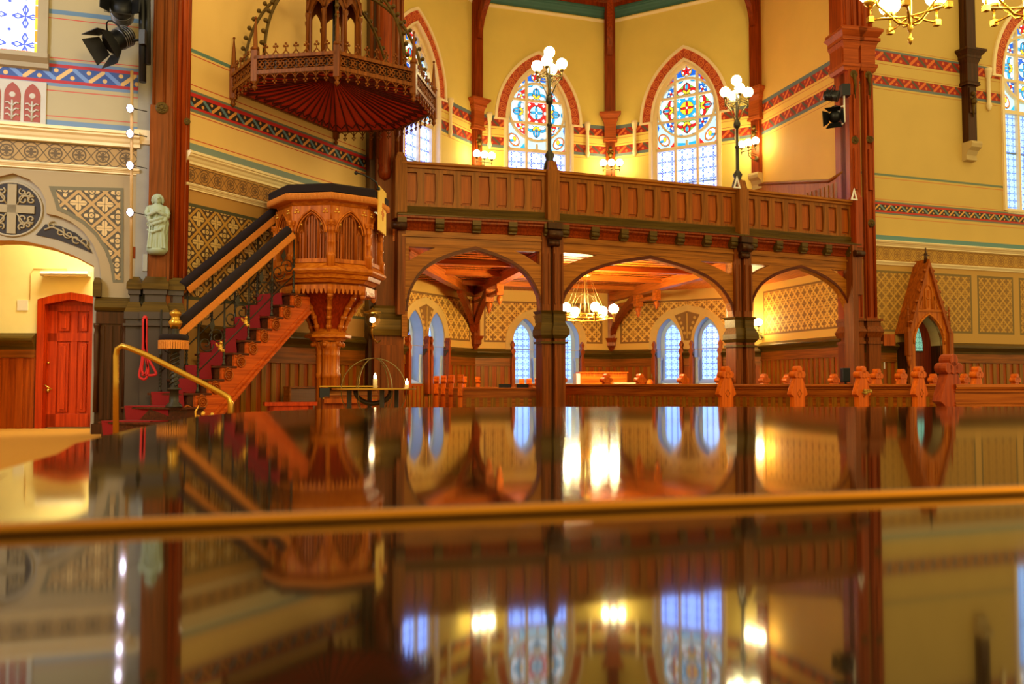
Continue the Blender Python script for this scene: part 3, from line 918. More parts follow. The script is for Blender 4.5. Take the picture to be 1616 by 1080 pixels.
hb.lathe([(0, 0), (.02, 0), (.02, .015), (0, .02)], (0, 0, 0), 10, 0, TR(hx, .075, PW.z(72, 573)) @ RX(pi / 2))
hb.tube([(hx - .03, .02, PW.z(72, 608)), (hx, .0, PW.z(72, 609)), (hx + .1, .0, PW.z(72, 615))], .012, 6)
hb.build('door_handle', M_BRASS, dr)
# ------------------------------------------------------------------ pillars
def rosette(b, x, y, z, r, m):
    R = TR(x, y, z) @ RX(pi / 2)
    b.lathe([(0, .035), (r * .25, .035), (r * .3, .02), (r * .8, .02), (r, .012), (r, 0)], (0, 0, 0), 16, m, R, False)
    for k in range(8):
        a = 2 * pi * k / 8
        b.ball((r * .55 * cos(a), r * .55 * sin(a), .022), r * .16, 6, m, R, .6, 4)

ADW = atan2(DW.d.y, DW.d.x)
cx, cy = G(260, 12.58)
LCT = TR(cx, cy, 0) @ RZ(ADW)
zl = lambda y: P(260, y, 12.36).z
t = thing('pillar', 'tall brown timber pillar with a stone statue, at the left beside the pulpit stairs', 'pillar', LCT)
b = MB()
b.box(-.22, .10, -.22, .26, .4, 12.8, 0); b.box(.10, .24, -.14, .26, .4, 12.8, 1)
for x in (-.20, -.06, .07): b.lathe([(.022, zl(440)), (.022, 12.8)], (x, -.22, 0), 8, 0)
for x, y in ((.12, -.16), (.19, -.13), (.24, -.06)): b.lathe([(.04, zl(440)), (.04, 12.8)], (x, y, 0), 10, 1)
b.box(-.24, .0, -.245, -.2, zl(440), zl(168), 0)
b.build('shaft', [M_PILL, M_PILLR], t)
b = MB(); rosette(b, -.09, -.245, zl(172), .085, 0); rosette(b, .24, -.15, zl(187), .05, 0)
b.build('rosette', M_OLIVE, t)
b = MB()
for x0, x1, yf in ((-.50, -.30, -.26), (-.30, .05, -.34), (.02, .26, -.28)):
    b.box(x0 + .04, x1 - .04, yf + .06, .2, .36, zl(438), 0)
    b.frust(x0, x1, yf, .2, zl(458), zl(449), 0, 0, 1); b.frust(x0, x1, yf, .2, zl(449), zl(438), -.05, -.06, 1)
    b.box(x0 + .02, x1 - .02, yf + .03, .2, zl(466), zl(458), 0)
    b.frust(x0 - .02, x1 + .02, yf - .03, .2, zl(494), zl(478), -.05, -.06, 1)
    b.box(x0 - .02, x1 + .02, yf - .03, .2, zl(505), zl(494), 0)
    b.box(x0, x1, yf - .0, .2, .36, zl(505), 0)
    b.box(x0 - .03, x1 + .03, yf - .05, .2, zl(516), zl(512), 0)
    b.box(x0 - .03, x1 + .03, yf - .06, .2, .36, .52, 0)
b.build('plinth', [plain('plinth_wood', '3c2a1a', .45, var=.2), M_OLIVE], t)

t = thing('pilaster', 'blue-grey plaster pilaster with stone caps, left of the statue pillar', 'pilaster', DW.at(DW.L - .02, 0))
MB().box(-.02, .20, -.03, .3, 1.9, 12.8).build('shaft', plain('bluish_plaster', '98907c', .7, var=.15), t)
MB().frust(-.04, .2, -.05, .1, DW.z(214, 228), DW.z(214, 222), .02, .02).box(-.06, .2, -.07, .1, DW.z(214, 222), DW.z(214, 206)).build('capital', M_CREAM2, t)

cx, cy = G(605, 16.25)
CPT = TR(cx, cy, 0) @ RZ(radians(22))
zc_ = lambda y: P(605, y, 16.0).z
t = thing('pillar', 'dark timber pillar between the pulpit and the gallery, rising past the canopy', 'pillar', CPT)
b = MB()
b.box(-.20, .20, -.2, .26, 0, 12.8, 0); b.box(-.30, -.14, -.08, .26, 0, 12.8, 1); b.box(.12, .30, -.12, .26, 0, 12.8, 0)
for x, y in ((-.17, -.2), (0, -.21), (.17, -.2), (-.28, -.08), (.28, -.12)): b.lathe([(.035, zc_(250)), (.035, 12.8)], (x, y, 0), 8, 0)
b.build('shaft', [M_PILL, M_DARK], t)
b = MB()
b.frust(-.28, .36, -.34, .3, zc_(530), zc_(520), .03, .03, 0).box(-.30, .38, -.37, .3, zc_(520), zc_(505), 0).frust(-.30, .38, -.37, .3, zc_(505), zc_(494), -.07, -.08, 0)
b.box(-.24, .32, -.28, .3, zc_(494), zc_(487), 0).frust(-.24, .32, -.28, .3, zc_(487), zc_(483), .03, .03, 0)
b.build('moulded_block', M_OLIVE, t)
MB().box(-.24, .30, -.28, .28, 0, zc_(530)).box(-.28, .34, -.32, .3, 0, .6).box(-.12, .18, -.31, -.2, .6, zc_(545)).build('plinth', M_PILL, t)
MB().lathe([(.0, zc_(285)), (.10, zc_(280)), (.13, zc_(270)), (.10, zc_(262)), (.12, zc_(258)), (.12, 11.4)], (-.05, -.2, 0), 12).build('half_column', M_POST, t)

cx, cy = G(1357, 19.75)
RPT = TR(cx, cy, 0) @ RZ(radians(10))
zr = lambda y: P(1356, y, 19.5).z
t = thing('pillar', 'reddish brown timber pillar with moulded capitals at the right end of the gallery', 'pillar', RPT)
b = MB()
b.box(-.30, .30, -.10, .34, 0, zr(100), 0)
b.box(-.30, -.04, -.26, .1, 0, zr(100), 0); b.box(.06, .32, -.22, .1, 0, zr(100), 0)
b.box(-.42, -.06, -.22, .3, zr(100), 12.8, 0); b.box(.0, .34, -.22, .3, zr(100), 12.8, 0); b.box(-.3, .2, -.14, .3, zr(100), 12.8, 0)
for x in (-.25, -.09, .11, .27): b.lathe([(.03, zr(500)), (.03, zr(110))], (x, -.24, 0), 8, 0)
for x in (-.34, -.16, .1, .26): b.lathe([(.035, zr(45)), (.035, 12.8)], (x, -.22, 0), 8, 0)
for x in (-.17, .19):
    for z0, z1 in ((300, 235), (215, 150)): b.box(x - .035, x + .035, -.29, -.2, zr(z0), zr(z1), 0)
b.build('shaft', M_PILLR, t)
b = MB()
for x0, x1 in ((-.40, -.04), (.02, .36)):
    b.frust(x0, x1, -.26, .3, zr(112), zr(106), .03, .03); b.box(x0 - .04, x1 + .04, -.30, .3, zr(106), zr(101)); b.box(x0, x1, -.26, .3, zr(101), zr(78))
    b.frust(x0, x1, -.26, .3, zr(78), zr(66), .05, .05); b.box(x0 - .08, x1 + .08, -.36, .3, zr(66), zr(61)); b.frust(x0 - .04, x1 + .04, -.3, .3, zr(61), zr(52), .08, .1); b.box(x0 - .13, x1 + .13, -.41, .3, zr(52), zr(48))
    b.frust(x0 - .13, x1 + .13, -.41, .3, zr(48), zr(42), -.1, -.12)
b.build('capital', wood('capital_wood', 'b4501a', '86340e', 'x'), t)
b = MB()
for x0, x1 in ((-.36, -.05), (.03, .36)):
    b.frust(x0, x1, -.30, .3, zr(533), zr(524), .04, .04).frust(x0 - .04, x1 + .04, -.36, .3, zr(524), zr(515), -.04, -.06).box(x0, x1, -.28, .3, zr(515), zr(507)).box(x0 - .03, x1 + .03, -.33, .3, zr(507), zr(503))
    b.box(x0 + .02, x1 - .02, -.30, .3, 0, zr(533)); b.box(x0 - .01, x1 + .01, -.33, .3, zr(543), zr(539))
b.build('plinth', M_PILL, t)
b = MB()
for x, y in ((-.17, 222), (.19, 219), (.19, 352), (.19, 118), (-.17, 118)): rosette(b, x, -.26, zr(y), .09, 0)
for x in (-.17, .19):
    b.tube([(x, -.27, zr(118)), (x + .02, -.29, zr(135)), (x, -.27, zr(165))], [.05, .03, .012], 6)
b.build('rosette', M_OLIVE, t)

# ------------------------------------------------------------------ gallery: three bays
GP = [G(624, 16.0), G(868, 16.72), G(1168, 18.3), G(1352, 19.55)]
BAY = [Wall(GP[i], GP[i + 1]) for i in range(3)]
ZR, ZL, ZH0, ZH1 = 5.10, 4.09, 3.58, 3.95       # rail, ledge, header bottom/top
AT = [(1.0, 0), (.985, .16), (.955, .30), (.907, .417), (.84, .54), (.757, .646), (.66, .73), (.55, .80), (.44, .854), (.30, .91), (.15, .957), (0, 1.0)]
PANELS = (8, 11, 8)
BL = ('left', 'middle', 'right')
for i, w in enumerate(BAY):
    L = w.L
    t = thing('gallery_parapet', ('panelled wooden gallery front, left bay beside the pulpit', 'panelled wooden gallery front, middle and widest bay between the two lamp posts', 'panelled wooden gallery front, right bay ending at the tall pillar')[i], 'balustrade', w.T, 'gallery front bays')
    a0, a1 = .10, L - .10
    n = PANELS[i]; pw = (a1 - a0) / n
    z0, z1 = ZL + .22, ZR - .16
    holes = []
    for k in range(n):
        x = a0 + pw * (k + .5); h = pw * .30
        holes.append([(x - h, z0 + .03), (x + h * .8, z0 + .03), (x + h, z0 + .12), (x + h * 1.06, (z0 + z1) / 2), (x + h * .95, z1 - .12), (x + h * .95, z1 - .03), (x - h, z1 - .03)])
    MB().poly([(a0, ZL + .08), (a1, ZL + .08), (a1, ZR - .06), (a0, ZR - .06)], -.05, .02, holes).build('panel_frame', M_GALL, t)
    for k in range(n):
        x = a0 + pw * (k + .5); h = pw * .30
        b = MB().box(x - h * 1.2, x + h * 1.2, .0, .03, z0, z1)
        b.frust(x - h * .8, x + h * .75, -.022, .01, z0 + .08, z1 - .08, 0, 0)
        b.box(x - h, x - h * .72, -.03, .01, z0 + .05, z1 - .05)
        b.build('panel', M_GPAN, t)
    MB().ext([(-.05, ZR - .12), (-.09, ZR - .11), (-.09, ZR - .07), (-.13, ZR - .05), (-.13, ZR - .02), (-.10, ZR), (.12, ZR), (.12, ZR - .1)], .02, L - .02).build('rail', M_GALLX, t)
    MB().ext([(-.05, ZL + .20), (-.07, ZL + .18), (-.05, ZL + .10), (-.22, ZL + .02), (-.22, ZL), (.1, ZL), (.1, ZL + .2)], .0, L).build('ledge', M_OLIVE, t)
    MB().ext([(-.20, ZL), (-.20, ZL - .04), (-.16, ZL - .06), (-.16, ZL - .09), (-.10, ZL - .13), (-.06, ZL - .2), (-.10, ZL - .25), (-.05, ZL - .28), (.1, ZL - .28), (.1, ZL)], 0, L).build('corbel_moulding', M_POST, t)
    nb = (5, 7, 5)[i]
    for k in range(nb):
        x = .08 + (L - .16) * (k + (0 if i == 0 else .25)) / (nb - (1 if i == 0 else .5))
        b = MB().box(x - .08, x + .08, -.21, 0, ZL - .13, ZL - .04)
        b.lathe([(.055, -.08), (.055, .08)], (0, 0, 0), 12, 0, TR(x, -.16, ZL - .18) @ RY(pi / 2))
        b.box(x - .075, x + .075, -.17, 0, ZL - .26, ZL - .13)
        b.build('corbel_block', M_OLIVE, t)
    # timber arch below
    t = thing('timber_arch', ('pointed timber arch under the left gallery bay, beside the pulpit', 'widest pointed timber arch under the middle gallery bay, round the ring chandelier', 'pointed timber arch under the right gallery bay, round a wall lamp')[i], 'arch', w.T, 'timber arches under the gallery')
    MB().box(.08, L - .08, -.08, .10, ZH0 + .0, ZL - .26).box(.08, L - .08, -.11, .1, ZH0 + .14, ZH0 + .18).build('header_beam', M_GALLX, t)
    hw = L / 2; a = hw - .20; zs, hh = 2.36, 1.16
    xo = hw - .10
    inner = [(hw + a * x, zs + hh * z) for x, z in AT] + [(hw - a * x, zs + hh * z) for x, z in reversed(AT[:-1])]
    out = [(hw + xo, 1.9)] + [(hw + a, 1.9)] + inner + [(hw - a, 1.9), (hw - xo, 1.9), (hw - xo, ZH0), (hw + xo, ZH0)]
    holes = []
    for s in (-1, 1):
        holes.append([(hw + s * (a - .02), ZH0 - .04), (hw + s * a * .60, ZH0 - .045), (hw + s * a * .76, ZH0 - .13), (hw + s * (a - .02), ZH0 - .30)])
    MB().poly(out, -.07, .09, holes).build('brace', M_ARCH, t)
    i2 = [(hw + (x - hw) * 1.02, zs + (z - zs) * 1.035) for x, z in inner]
    MB().strip(i2, inner, -.095, -.06, 0, None, False).strip([(hw + (x - hw) * 1.035, zs + (z - zs) * 1.06) for x, z in inner], i2, -.082, -.06, 0, None, False).build('arch_moulding', M_EDGE, t)

def gallery_post(p, T, label):
    t = thing('gallery_post', label, 'post', T, 'posts under the gallery')
    b = MB()
    b.box(-.20, -.03, -.10, .18, 2.4, ZL - .2, 0); b.box(.02, .22, -.14, .18, 2.4, ZL - .2, 0); b.box(-.05, .05, -.04, .18, 2.3, ZL, 1)
    for x in (.05, .19): b.box(x - .02, x + .02, -.17, -.13, 2.55, 3.5, 0)
    for x in (-.17, -.06): b.box(x - .015, x + .015, -.12, -.09, 2.55, 3.5, 0)
    b.build('upper_shaft', [M_PILL, M_DARK], t)
    b = MB()
    for x0, x1, yf in ((-.22, -.01, -.12), (.0, .24, -.18)):
        b.frust(x0, x1, yf, .2, 2.36, 2.42, .03, .04); b.box(x0, x1, yf, .2, 2.20, 2.36); b.frust(x0 - .05, x1 + .05, yf - .08, .2, 2.06, 2.20, -.05, -.07); b.box(x0 - .05, x1 + .05, yf - .08, .2, 1.96, 2.06)
        b.frust(x0, x1, yf - .02, .2, 1.90, 1.96, .04, .05); b.box(x0 - .03, x1 + .03, yf - .05, .2, 1.80, 1.84)
    b.build('moulded_block', M_OLIVE, t)
    b = MB().box(-.21, -.02, -.12, .18, 0, 1.9, 0).box(.02, .24, -.18, .18, 0, 1.9, 0).box(-.05, .05, -.05, .18, 0, 1.9, 1)
    for x, y in ((.05, -.19), (.20, -.19), (-.18, -.13), (-.06, -.13)): b.box(x - .02, x + .02, y, y + .03, .5, 1.55, 0)
    b.build('lower_shaft', [M_PILL, M_DARK], t)
    b = MB().box(-.12, .12, -.20, .12, ZL - .02, ZR - .02).frust(-.10, .10, -.18, .10, ZR - .02, ZR + .16, -.03, -.03)
    b.build('newel', M_GALL, t)
    b = MB().box(-.14, .16, -.26, .1, ZL - .14, ZL - .02).lathe([(.09, -.13), (.09, .15)], (0, 0, 0), 14, 0, TR(0, -.20, ZL - .24) @ RY(pi / 2)).box(-.10, .13, -.18, .1, ZL - .40, ZL - .14)
    b.lathe([(.06, -.10), (.06, .12)], (0, 0, 0), 12, 0, TR(0, -.16, ZL - .40) @ RY(pi / 2))
    b.build('scroll_bracket', M_DARK, t)
    return t
for k, (gp, an, lb) in enumerate(((GP[1], 21, 'double timber gallery post left of the ring chandelier'), (GP[2], 27, 'double timber gallery post left of the lit wall lamp'))):
    gallery_post(gp, TR(gp[0], gp[1], 0) @ RZ(radians(an)), lb)
# short newels at both ends of the gallery front, with small white triangles
gp = GP[3]
t = thing('newel_post', 'short pointed newel post against the tall right pillar', 'post', TR(gp[0] - .02, gp[1] - .1, 0) @ RZ(radians(25)))
MB().box(-.08, .12, -.12, .1, ZL - .05, ZR + .05).frust(-.08, .12, -.12, .1, ZR + .05, ZR + .2, -.07, -.06).build('shaft', M_PILLR, t)
MB().box(-.25, -.10, -.16, .1, 0, ZL - .02).box(-.1, .1, -.1, .1, 3.0, ZL).build('half_post', M_PILL, t)
MB().lathe([(.07, -.13), (.07, .13)], (0, 0, 0), 12, 0, TR(-.1, -.2, ZL - .2) @ RY(pi / 2)).build('scroll_bracket', M_DARK, t)
gp = GP[0]
t = thing('newel_post', 'short newel post where the gallery meets the dark pillar by the pulpit', 'post', TR(gp[0], gp[1], 0) @ RZ(radians(22)))
MB().box(-.06, .16, -.14, .1, ZL - .05, ZR).frust(-.06, .16, -.14, .1, ZR, ZR + .16, -.06, -.06).build('shaft', M_GALL, t)
MB().box(.0, .14, -.12, .1, 2.3, ZL).build('half_post', M_PILL, t)
MB().lathe([(.07, -.13), (.07, .13)], (0, 0, 0), 12, 0, TR(0, -.2, ZL - .2) @ RY(pi / 2)).build('scroll_bracket', M_DARK, t)

def triangle(px, py, Y, label):
    p = P(px, py, Y)
    t = MB()
    o_ = [(-.085, -.11), (.085, -.11), (0, .15)]; i_ = [(-.045, -.08), (.045, -.08), (0, .07)]
    t.poly(o_, -.012, .012, [i_])
    tag(t.build('triangle_frame', M_WHITE, T=TR(*p) @ RZ(.3)), label, 'frame', 'small white triangles on the gallery rail')
triangle(1163, 289, 18.0, 'small white triangular frame beside the foot of the right lamp post')
triangle(1348, 308, 19.25, 'small white triangular frame on the rail end by the tall right pillar')

# ------------------------------------------------------------------ timber posts of the upper walls
def wall_post(T, label, mat, brace=1, zlow=6.63):
    t = thing('wall_post', label, 'post', T, 'timber posts on the upper walls')
    MB().box(-.14, .14, -.20, .14, 8.86, TOP).box(-.155, -.1, -.16, .1, 8.9, TOP).box(.1, .155, -.16, .1, 8.9, TOP).build('upper_shaft', mat, t)
    b = MB().frust(-.17, .17, -.22, .14, 8.58, 8.70, .04, .04).box(-.22, .22, -.27, .14, 8.70, 8.76).frust(-.22, .22, -.27, .14, 8.76, 8.86, .08, .08).box(-.31, .31, -.36, .14, 8.86, 8.91)
    b.box(-.17, .17, -.22, .14, 8.14, 8.58).frust(-.17, .17, -.22, .14, 8.08, 8.14, .03, .03).box(-.2, .2, -.25, .14, 8.06, 8.10)
    b.build('capital', mat if mat is M_DARK else wood('capital_wood_b', 'b4541c', '883610', 'x'), t)
    b = MB().box(-.13, .13, -.18, .14, zlow, 8.08).frust(-.10, .10, -.21, .1, 7.4, 8.0, 0, 0)
    b.build('lower_shaft', mat if mat is M_DARK else M_POST, t)
    b = MB().ball((0, -.22, 7.85), .06, 8); b.ball((0, -.23, 7.66), .075, 8); b.ball((-.06, -.21, 7.75), .04, 6); b.ball((.06, -.21, 7.75), .04, 6); b.tube([(0, -.22, 7.6), (0, -.2, 7.3)], [.05, .01], 6)
    b.build('carved_leaf', M_OLIVE, t)
    MB().ext([(.1, zlow), (-.28, zlow), (-.30, zlow - .06), (-.28, zlow - .14), (-.18, zlow - .2), (-.12, zlow - .3), (-.14, zlow - .42), (.1, zlow - .45)], -.16, .16).build('corbel', M_STONE, t)
    if brace:
        pts = [(0, -.16 - 1.5 * (k / 8) ** 2, 10.6 + 1.95 * k / 8) for k in range(9)]
        b = MB()
        for k in range(8):
            p, q = pts[k], pts[k + 1]
            b.add([(-.08, p[1] - .10, p[2]), (.08, p[1] - .10, p[2]), (.08, p[1] + .12, p[2]), (-.08, p[1] + .12, p[2]),
                   (-.08, q[1] - .10, q[2]), (.08, q[1] - .10, q[2]), (.08, q[1] + .12, q[2]), (-.08, q[1] + .12, q[2])],
                  [(0, 1, 5, 4), (1, 2, 6, 5), (2, 3, 7, 6), (3, 0, 4, 7)])
        b.build('curved_brace', mat, t)
    return t
aw = lambda w: atan2(w.d.y, w.d.x)
wall_post(TR(T1[0], T1[1], 0) @ RZ((aw(TL) + aw(B1)) / 2), 'timber wall post left of the blue-petalled stained glass window', M_POST)
wall_post(TR(T2[0], T2[1], 0) @ RZ((aw(B1) + aw(B2)) / 2), 'timber wall post in the corner between the two middle stained glass windows', M_POST)
wall_post(TR(T3[0], T3[1], 0) @ RZ((aw(B2) + aw(TRW)) / 2), 'timber wall post beside the right lamp post, carrying a lit wall lamp', M_POST)
wall_post(RW.at(RW.u(1535)), 'almost black timber wall post on a stone corbel, near the right edge', M_DARK, 0, RW.z(1540, 229))

# posts and roof timbers under the gallery
def corbel_post(T, label):
    t = thing('corbel_post', label, 'post', T, 'corbel posts under the gallery')
    MB().box(-.10, .10, -.14, .1, 2.34, GAL_Z).build('shaft', M_POST, t)
    MB().frust(-.12, .12, -.18, .1, 2.24, 2.36, .05, .05).box(-.12, .12, -.18, .1, 2.14, 2.24).frust(-.06, .06, -.08, .08, 2.02, 2.14, .06, .08).frust(-.02, .02, -.04, .04, 1.86, 2.02, .04, .04).build('corbel', M_POST, t)
    return t
CP1 = corbel_post(TR(T1[0], T1[1], 0) @ RZ((aw(TL) + aw(B1)) / 2), 'corbel post under the gallery, left of the left window pair')
CP2 = corbel_post(TR(T2[0], T2[1], 0) @ RZ((aw(B1) + aw(B2)) / 2), 'corbel post under the gallery, behind the ring chandelier')

def beam(p, q, label, drop=True):
    p, q = Vector(p), Vector(q); d = q - p; L = d.length
    T = TR(p.x, p.y, 0) @ RZ(atan2(d.y, d.x))
    t = thing('roof_beam', label, 'beam', T, 'beams under the gallery')
    MB().box(.05, L - .15, -.10, .10, GAL_Z - .24, GAL_Z - .01).box(.05, L - .15, -.12, .12, GAL_Z - .06, GAL_Z - .02).build('beam', M_BEAM, t)
    pts = [(.1 + 1.9 * s, 0, 2.5 + (GAL_Z - .22 - 2.5) * s ** .62) for s in [k / 8 for k in range(9)]]
    b = MB()
    for k in range(8):
        a, c = pts[k], pts[k + 1]
        b.add([(x, y, z + o) for (x, z) in ((a[0], a[2]), (c[0], c[2])) for y in (-.07, .07) for o in (-.10, .08)], [(0, 1, 3, 2), (4, 6, 7, 5), (0, 4, 5, 1), (2, 3, 7, 6), (0, 2, 6, 4), (1, 5, 7, 3)])
    b.build('curved_brace', M_POST, t)
    if drop:
        b = MB().box(1.95, 2.15, -.10, .10, GAL_Z - .55, GAL_Z - .2).lathe([(.0, -.30), (.03, -.26), (.07, -.22), (.05, -.16), (.09, -.10), (.09, -.04), (.05, 0), (.0, .02)], (2.05, 0, GAL_Z - .55), 10)
        b.box(3.2, 3.36, -.08, .08, GAL_Z - .50, GAL_Z - .2).lathe([(.0, -.24), (.03, -.2), (.07, -.12), (.07, -.04), (.0, .02)], (3.28, 0, GAL_Z - .5), 10)
        b.box(.3, 3.4, -.06, .06, GAL_Z - .44, GAL_Z - .36)
        b.build('drop_post', M_BEAM, t)
v3 = lambda a: (a[0], a[1], 0)
beam(v3(T1), v3(GP[1]), 'roof beam under the gallery running to the left gallery post')
beam(v3(T2), v3(GP[2]), 'roof beam under the gallery running to the right gallery post, with turned pendants')
beam(v3(T1), (-2.1, 16.9, 0), 'roof beam under the gallery running back towards the dark pillar', False)
for k, (f0, lb) in enumerate(((.26, 'nearest purlin under the gallery planks'), (.5, 'middle purlin under the gallery planks'), (.74, 'farthest purlin under the gallery planks'))):
    a = Vector(GP[0]).lerp(Vector(T1), f0); c = Vector(GP[2]).lerp(Vector(T2), f0)
    a2 = Vector((a.x - .2, a.y)); d = c - a2
    tag(MB().box(0, d.length + 1.2 - .6 * k, -.07, .07, GAL_Z - .12, GAL_Z - .0).build('purlin', M_BEAM, T=TR(a2.x, a2.y, 0) @ RZ(atan2(d.y, d.x))), lb, 'beam', 'beams under the gallery')
# ------------------------------------------------------------------ pulpit
PCX, PCY = G(517, 13.9)
PA = atan2(-PCY, -PCX)                          # from the pulpit to the camera
PT = TR(PCX, PCY, 0) @ RZ(PA + pi / 2 + radians(2))   # local -y looks at the camera
zf = lambda y: P(517, y, 13.07).z               # heights read on the front corner
zx = lambda y: P(512, y, 13.75).z               # heights read on the stem
def octv(r, k, off=0.0): 
    a = -pi / 2 + (k + off) * pi / 4
    return (r * cos(a), r * sin(a))
def face_T(k, r):
    """frame of octagon face between corners k and k+1: x to the right seen from outside, y inward"""
    a = -pi / 2 + (k + .5) * pi / 4
    ap = r * cos(pi / 8)
    return TR(ap * cos(a), ap * sin(a), 0) @ RZ(a + pi / 2)
def octring(b, prof, m=0, T=None):
    b.lathe(prof, (0, 0, 0), 8, m, T, False, -pi / 2)

pul = thing('pulpit', 'carved octagonal wooden pulpit on a clustered stem with dark velvet rail', 'pulpit', PT)
RB = .80
b = MB()
octring(b, [(0, zf(448)), (.62, zf(448)), (.62, zf(444)), (.72, zf(443)), (.76, zf(438)), (.80, zf(437)), (.82, zf(431)), (.86, zf(430)), (.90, zf(426)), (.90, zf(423)), (.80, zf(413)), (.76, zf(413)), (.76, zf(411)), (.0, zf(411))])
b.build('base_moulding', M_PULPX, pul)
b = MB()
octring(b, [(.60, zf(414)), (.70, zf(414)), (.70, zf(322)), (.60, zf(322))])
b.build('body', M_PULP, pul)
b = MB()
octring(b, [(.62, zf(323)), (.76, zf(323)), (.78, zf(321)), (.80, zf(318)), (.80, zf(308)), (.86, zf(304)), (.60, zf(304))])
b.build('cornice', M_PULPX, pul)
b = MB()
octring(b, [(.58, zf(306)), (.90, zf(306)), (.93, zf(303)), (.93, zf(293)), (.90, zf(290)), (.60, zf(290)), (.58, zf(293))])
b.build('velvet_rail', M_VELVET, pul)
b = MB()
octring(b, [(.925, zf(305)), (.945, zf(305)), (.935, zf(315)), (.92, zf(315))])
n = 0
for k in range(8):
    for j in range(34):
        p0, p1 = Vector(octv(.948, k)), Vector(octv(.948, k + 1)); q = p0.lerp(p1, (j + .5) / 34)
        b.lathe([(.004, zf(306)), (.006, zf(314.5))], (q.x, q.y, 0), 5)
b.build('gold_fringe', M_FRINGE, pul)
for k in range(8):
    T = face_T(k, RB - .02); hl = (RB - .02) * sin(pi / 8)
    b = MB()
    z0, z1, zs = zf(413), zf(323), zf(366)
    w0 = hl - .035
    a = arcp(w0 - .02, zs, 0.0, 10)
    hole = [(a[-1][0], z0 + .06)] + list(reversed(a)) + [(a[0][0], z0 + .06)]
    sc = (z1 - .06 - zs) / (sqrt(3) * (w0 - .02))
    hole = [(x, z if z <= zs else zs + (z - zs) * sc) for x, z in hole]
    b.poly([(-hl, z0), (hl, z0), (hl, z1), (-hl, z1)], -.04, .02, [hole], 0, None, T)
    # arch rolls
    pth = [(x, -.045, z) for x, z in hole[1:-1]]
    b.tube(pth, .016, 6, 0, False, T)
    p2 = [(x * .86, -.03, zs + (z - zs) * .90) for x, _, z in pth]
    b.tube(p2, .012, 6, 0, False, T)
    b.build('arch_panel', M_PULP, pul)
    # inner lancets with linenfold boards
    b = MB()
    ln = arcp(.10, zs + .13, 0.0, 8)
    b.tube([(-.10, -.008, z0 + .06)] + [(x, -.008, z) for x, z in reversed(ln)] + [(.10, -.008, z0 + .06)], .014, 6, 0, False, T)
    for s in (-1, 1):
        b.tube([(s * .115, -.005, z0 + .06), (s * .115, -.005, zs + .02), (s * .16, -.005, zs - .0 + .06), (s * .20, -.005, zs - .03)] if False else [(s * .115, -.005, z0 + .06), (s * .118, -.005, zs - .02), (s * .15, -.005, zs + .05), (s * .19, -.005, zs - .0), (s * .205, -.005, zs - .12)], .010, 6, 0, False, T)
    for j in range(-4, 5):
        x = j * .045
        b.box(x - .012, x + .012, -.004, .02, z0 + .06, zs + (.26 if abs(j) < 2 else .14 if abs(j) < 3 else 0), 0, T)
    b.build('lancet_boards', M_PULPD, pul)
    b = MB()
    for s in (-1, 1):
        for dx, dzz in ((0, .03), (-.026, -.012), (.026, -.012)):
            b.ball((s * (hl - .075) + dx, -.043, z1 - .085 + dzz), .022, 8, 0, T, .8, 5)
        b.ball((s * .155, -.02, zs + .13), .016, 8, 0, T, 1, 5)
    b.build('gilt_trefoil', M_GILT, pul)
for k in range(8):
    x, y = octv(RB + .01, k)
    b = MB()
    zs = zf(362)
    b.lathe([(.062, zf(420)), (.062, zf(404)), (.072, zf(402)), (.052, zf(399)), (.042, zf(397)), (.042, zf(383)), (.050, zf(382)), (.050, zf(380)), (.042, zf(379)), (.040, zs - .02), (.052, zs - .01), (.042, zs + .01), (.050, zs + .06), (.070, zs + .10), (.078, zs + .12), (.078, zs + .145), (.0, zs + .145)], (x, y, 0), 14)
    for j in range(6):
        a = 2 * pi * j / 6
        b.ball((x + .058 * cos(a), y + .058 * sin(a), zs + .085), .018, 6, 0, None, 1.2, 4)
    b.tube([(x * .985, y * .985, zs + .14), (x * .985, y * .985, zf(322))], .018, 6)
    b.build('corner_column', M_PULP, pul)
# bell below the body
b = MB()
prof = [(.20, zx(525)), (.22, zx(516)), (.28, zx(502)), (.36, zx(488)), (.47, zx(473)), (.58, zx(460)), (.62, zf(447)), (.0, zf(447))]
octring(b, prof)
b.build('bell', M_BELL, pul)
for k in range(8):
    pts = []
    for r, z in prof[:-1]:
        x, y = octv(r + .035, k); pts.append((x, y, z))
    b = MB().tube(pts, .035, 8)
    for j in (1, 2, 3, 4, 5): b.ball(pts[j], .05, 8, 0, None, 1, 5)
    x, y = octv(.70, k)
    b.tube([(x, y, zf(447)), (x, y, zf(462))], .05, 8); b.lathe([(.0, -.05), (.035, -.02), (.05, .02), (.0, .05)], (x, y, zf(465)), 8)
    b.build('rib', M_PULP, pul)
    # fretted apron
    T = face_T(k, .72); hl = .72 * sin(pi / 8) - .03
    pts = [(-hl, zf(447)), (-hl, zf(456))]
    m_ = 7
    for j in range(m_):
        x0 = -hl + 2 * hl * j / m_; x1 = -hl + 2 * hl * (j + 1) / m_; xm = (x0 + x1) / 2; ww = (x1 - x0)
        pts += [(x0 + .1 * ww, zf(454)), (x0 + .2 * ww, zf(458)), (xm - .1 * ww, zf(461.5)), (xm + .1 * ww, zf(461.5)), (x1 - .2 * ww, zf(458)), (x1 - .1 * ww, zf(454))]
    pts += [(hl, zf(456)), (hl, zf(447))]
    MB().poly(pts, -.015, .015, (), 0, None, T).build('fretted_apron', M_PULP, pul)
b = MB()
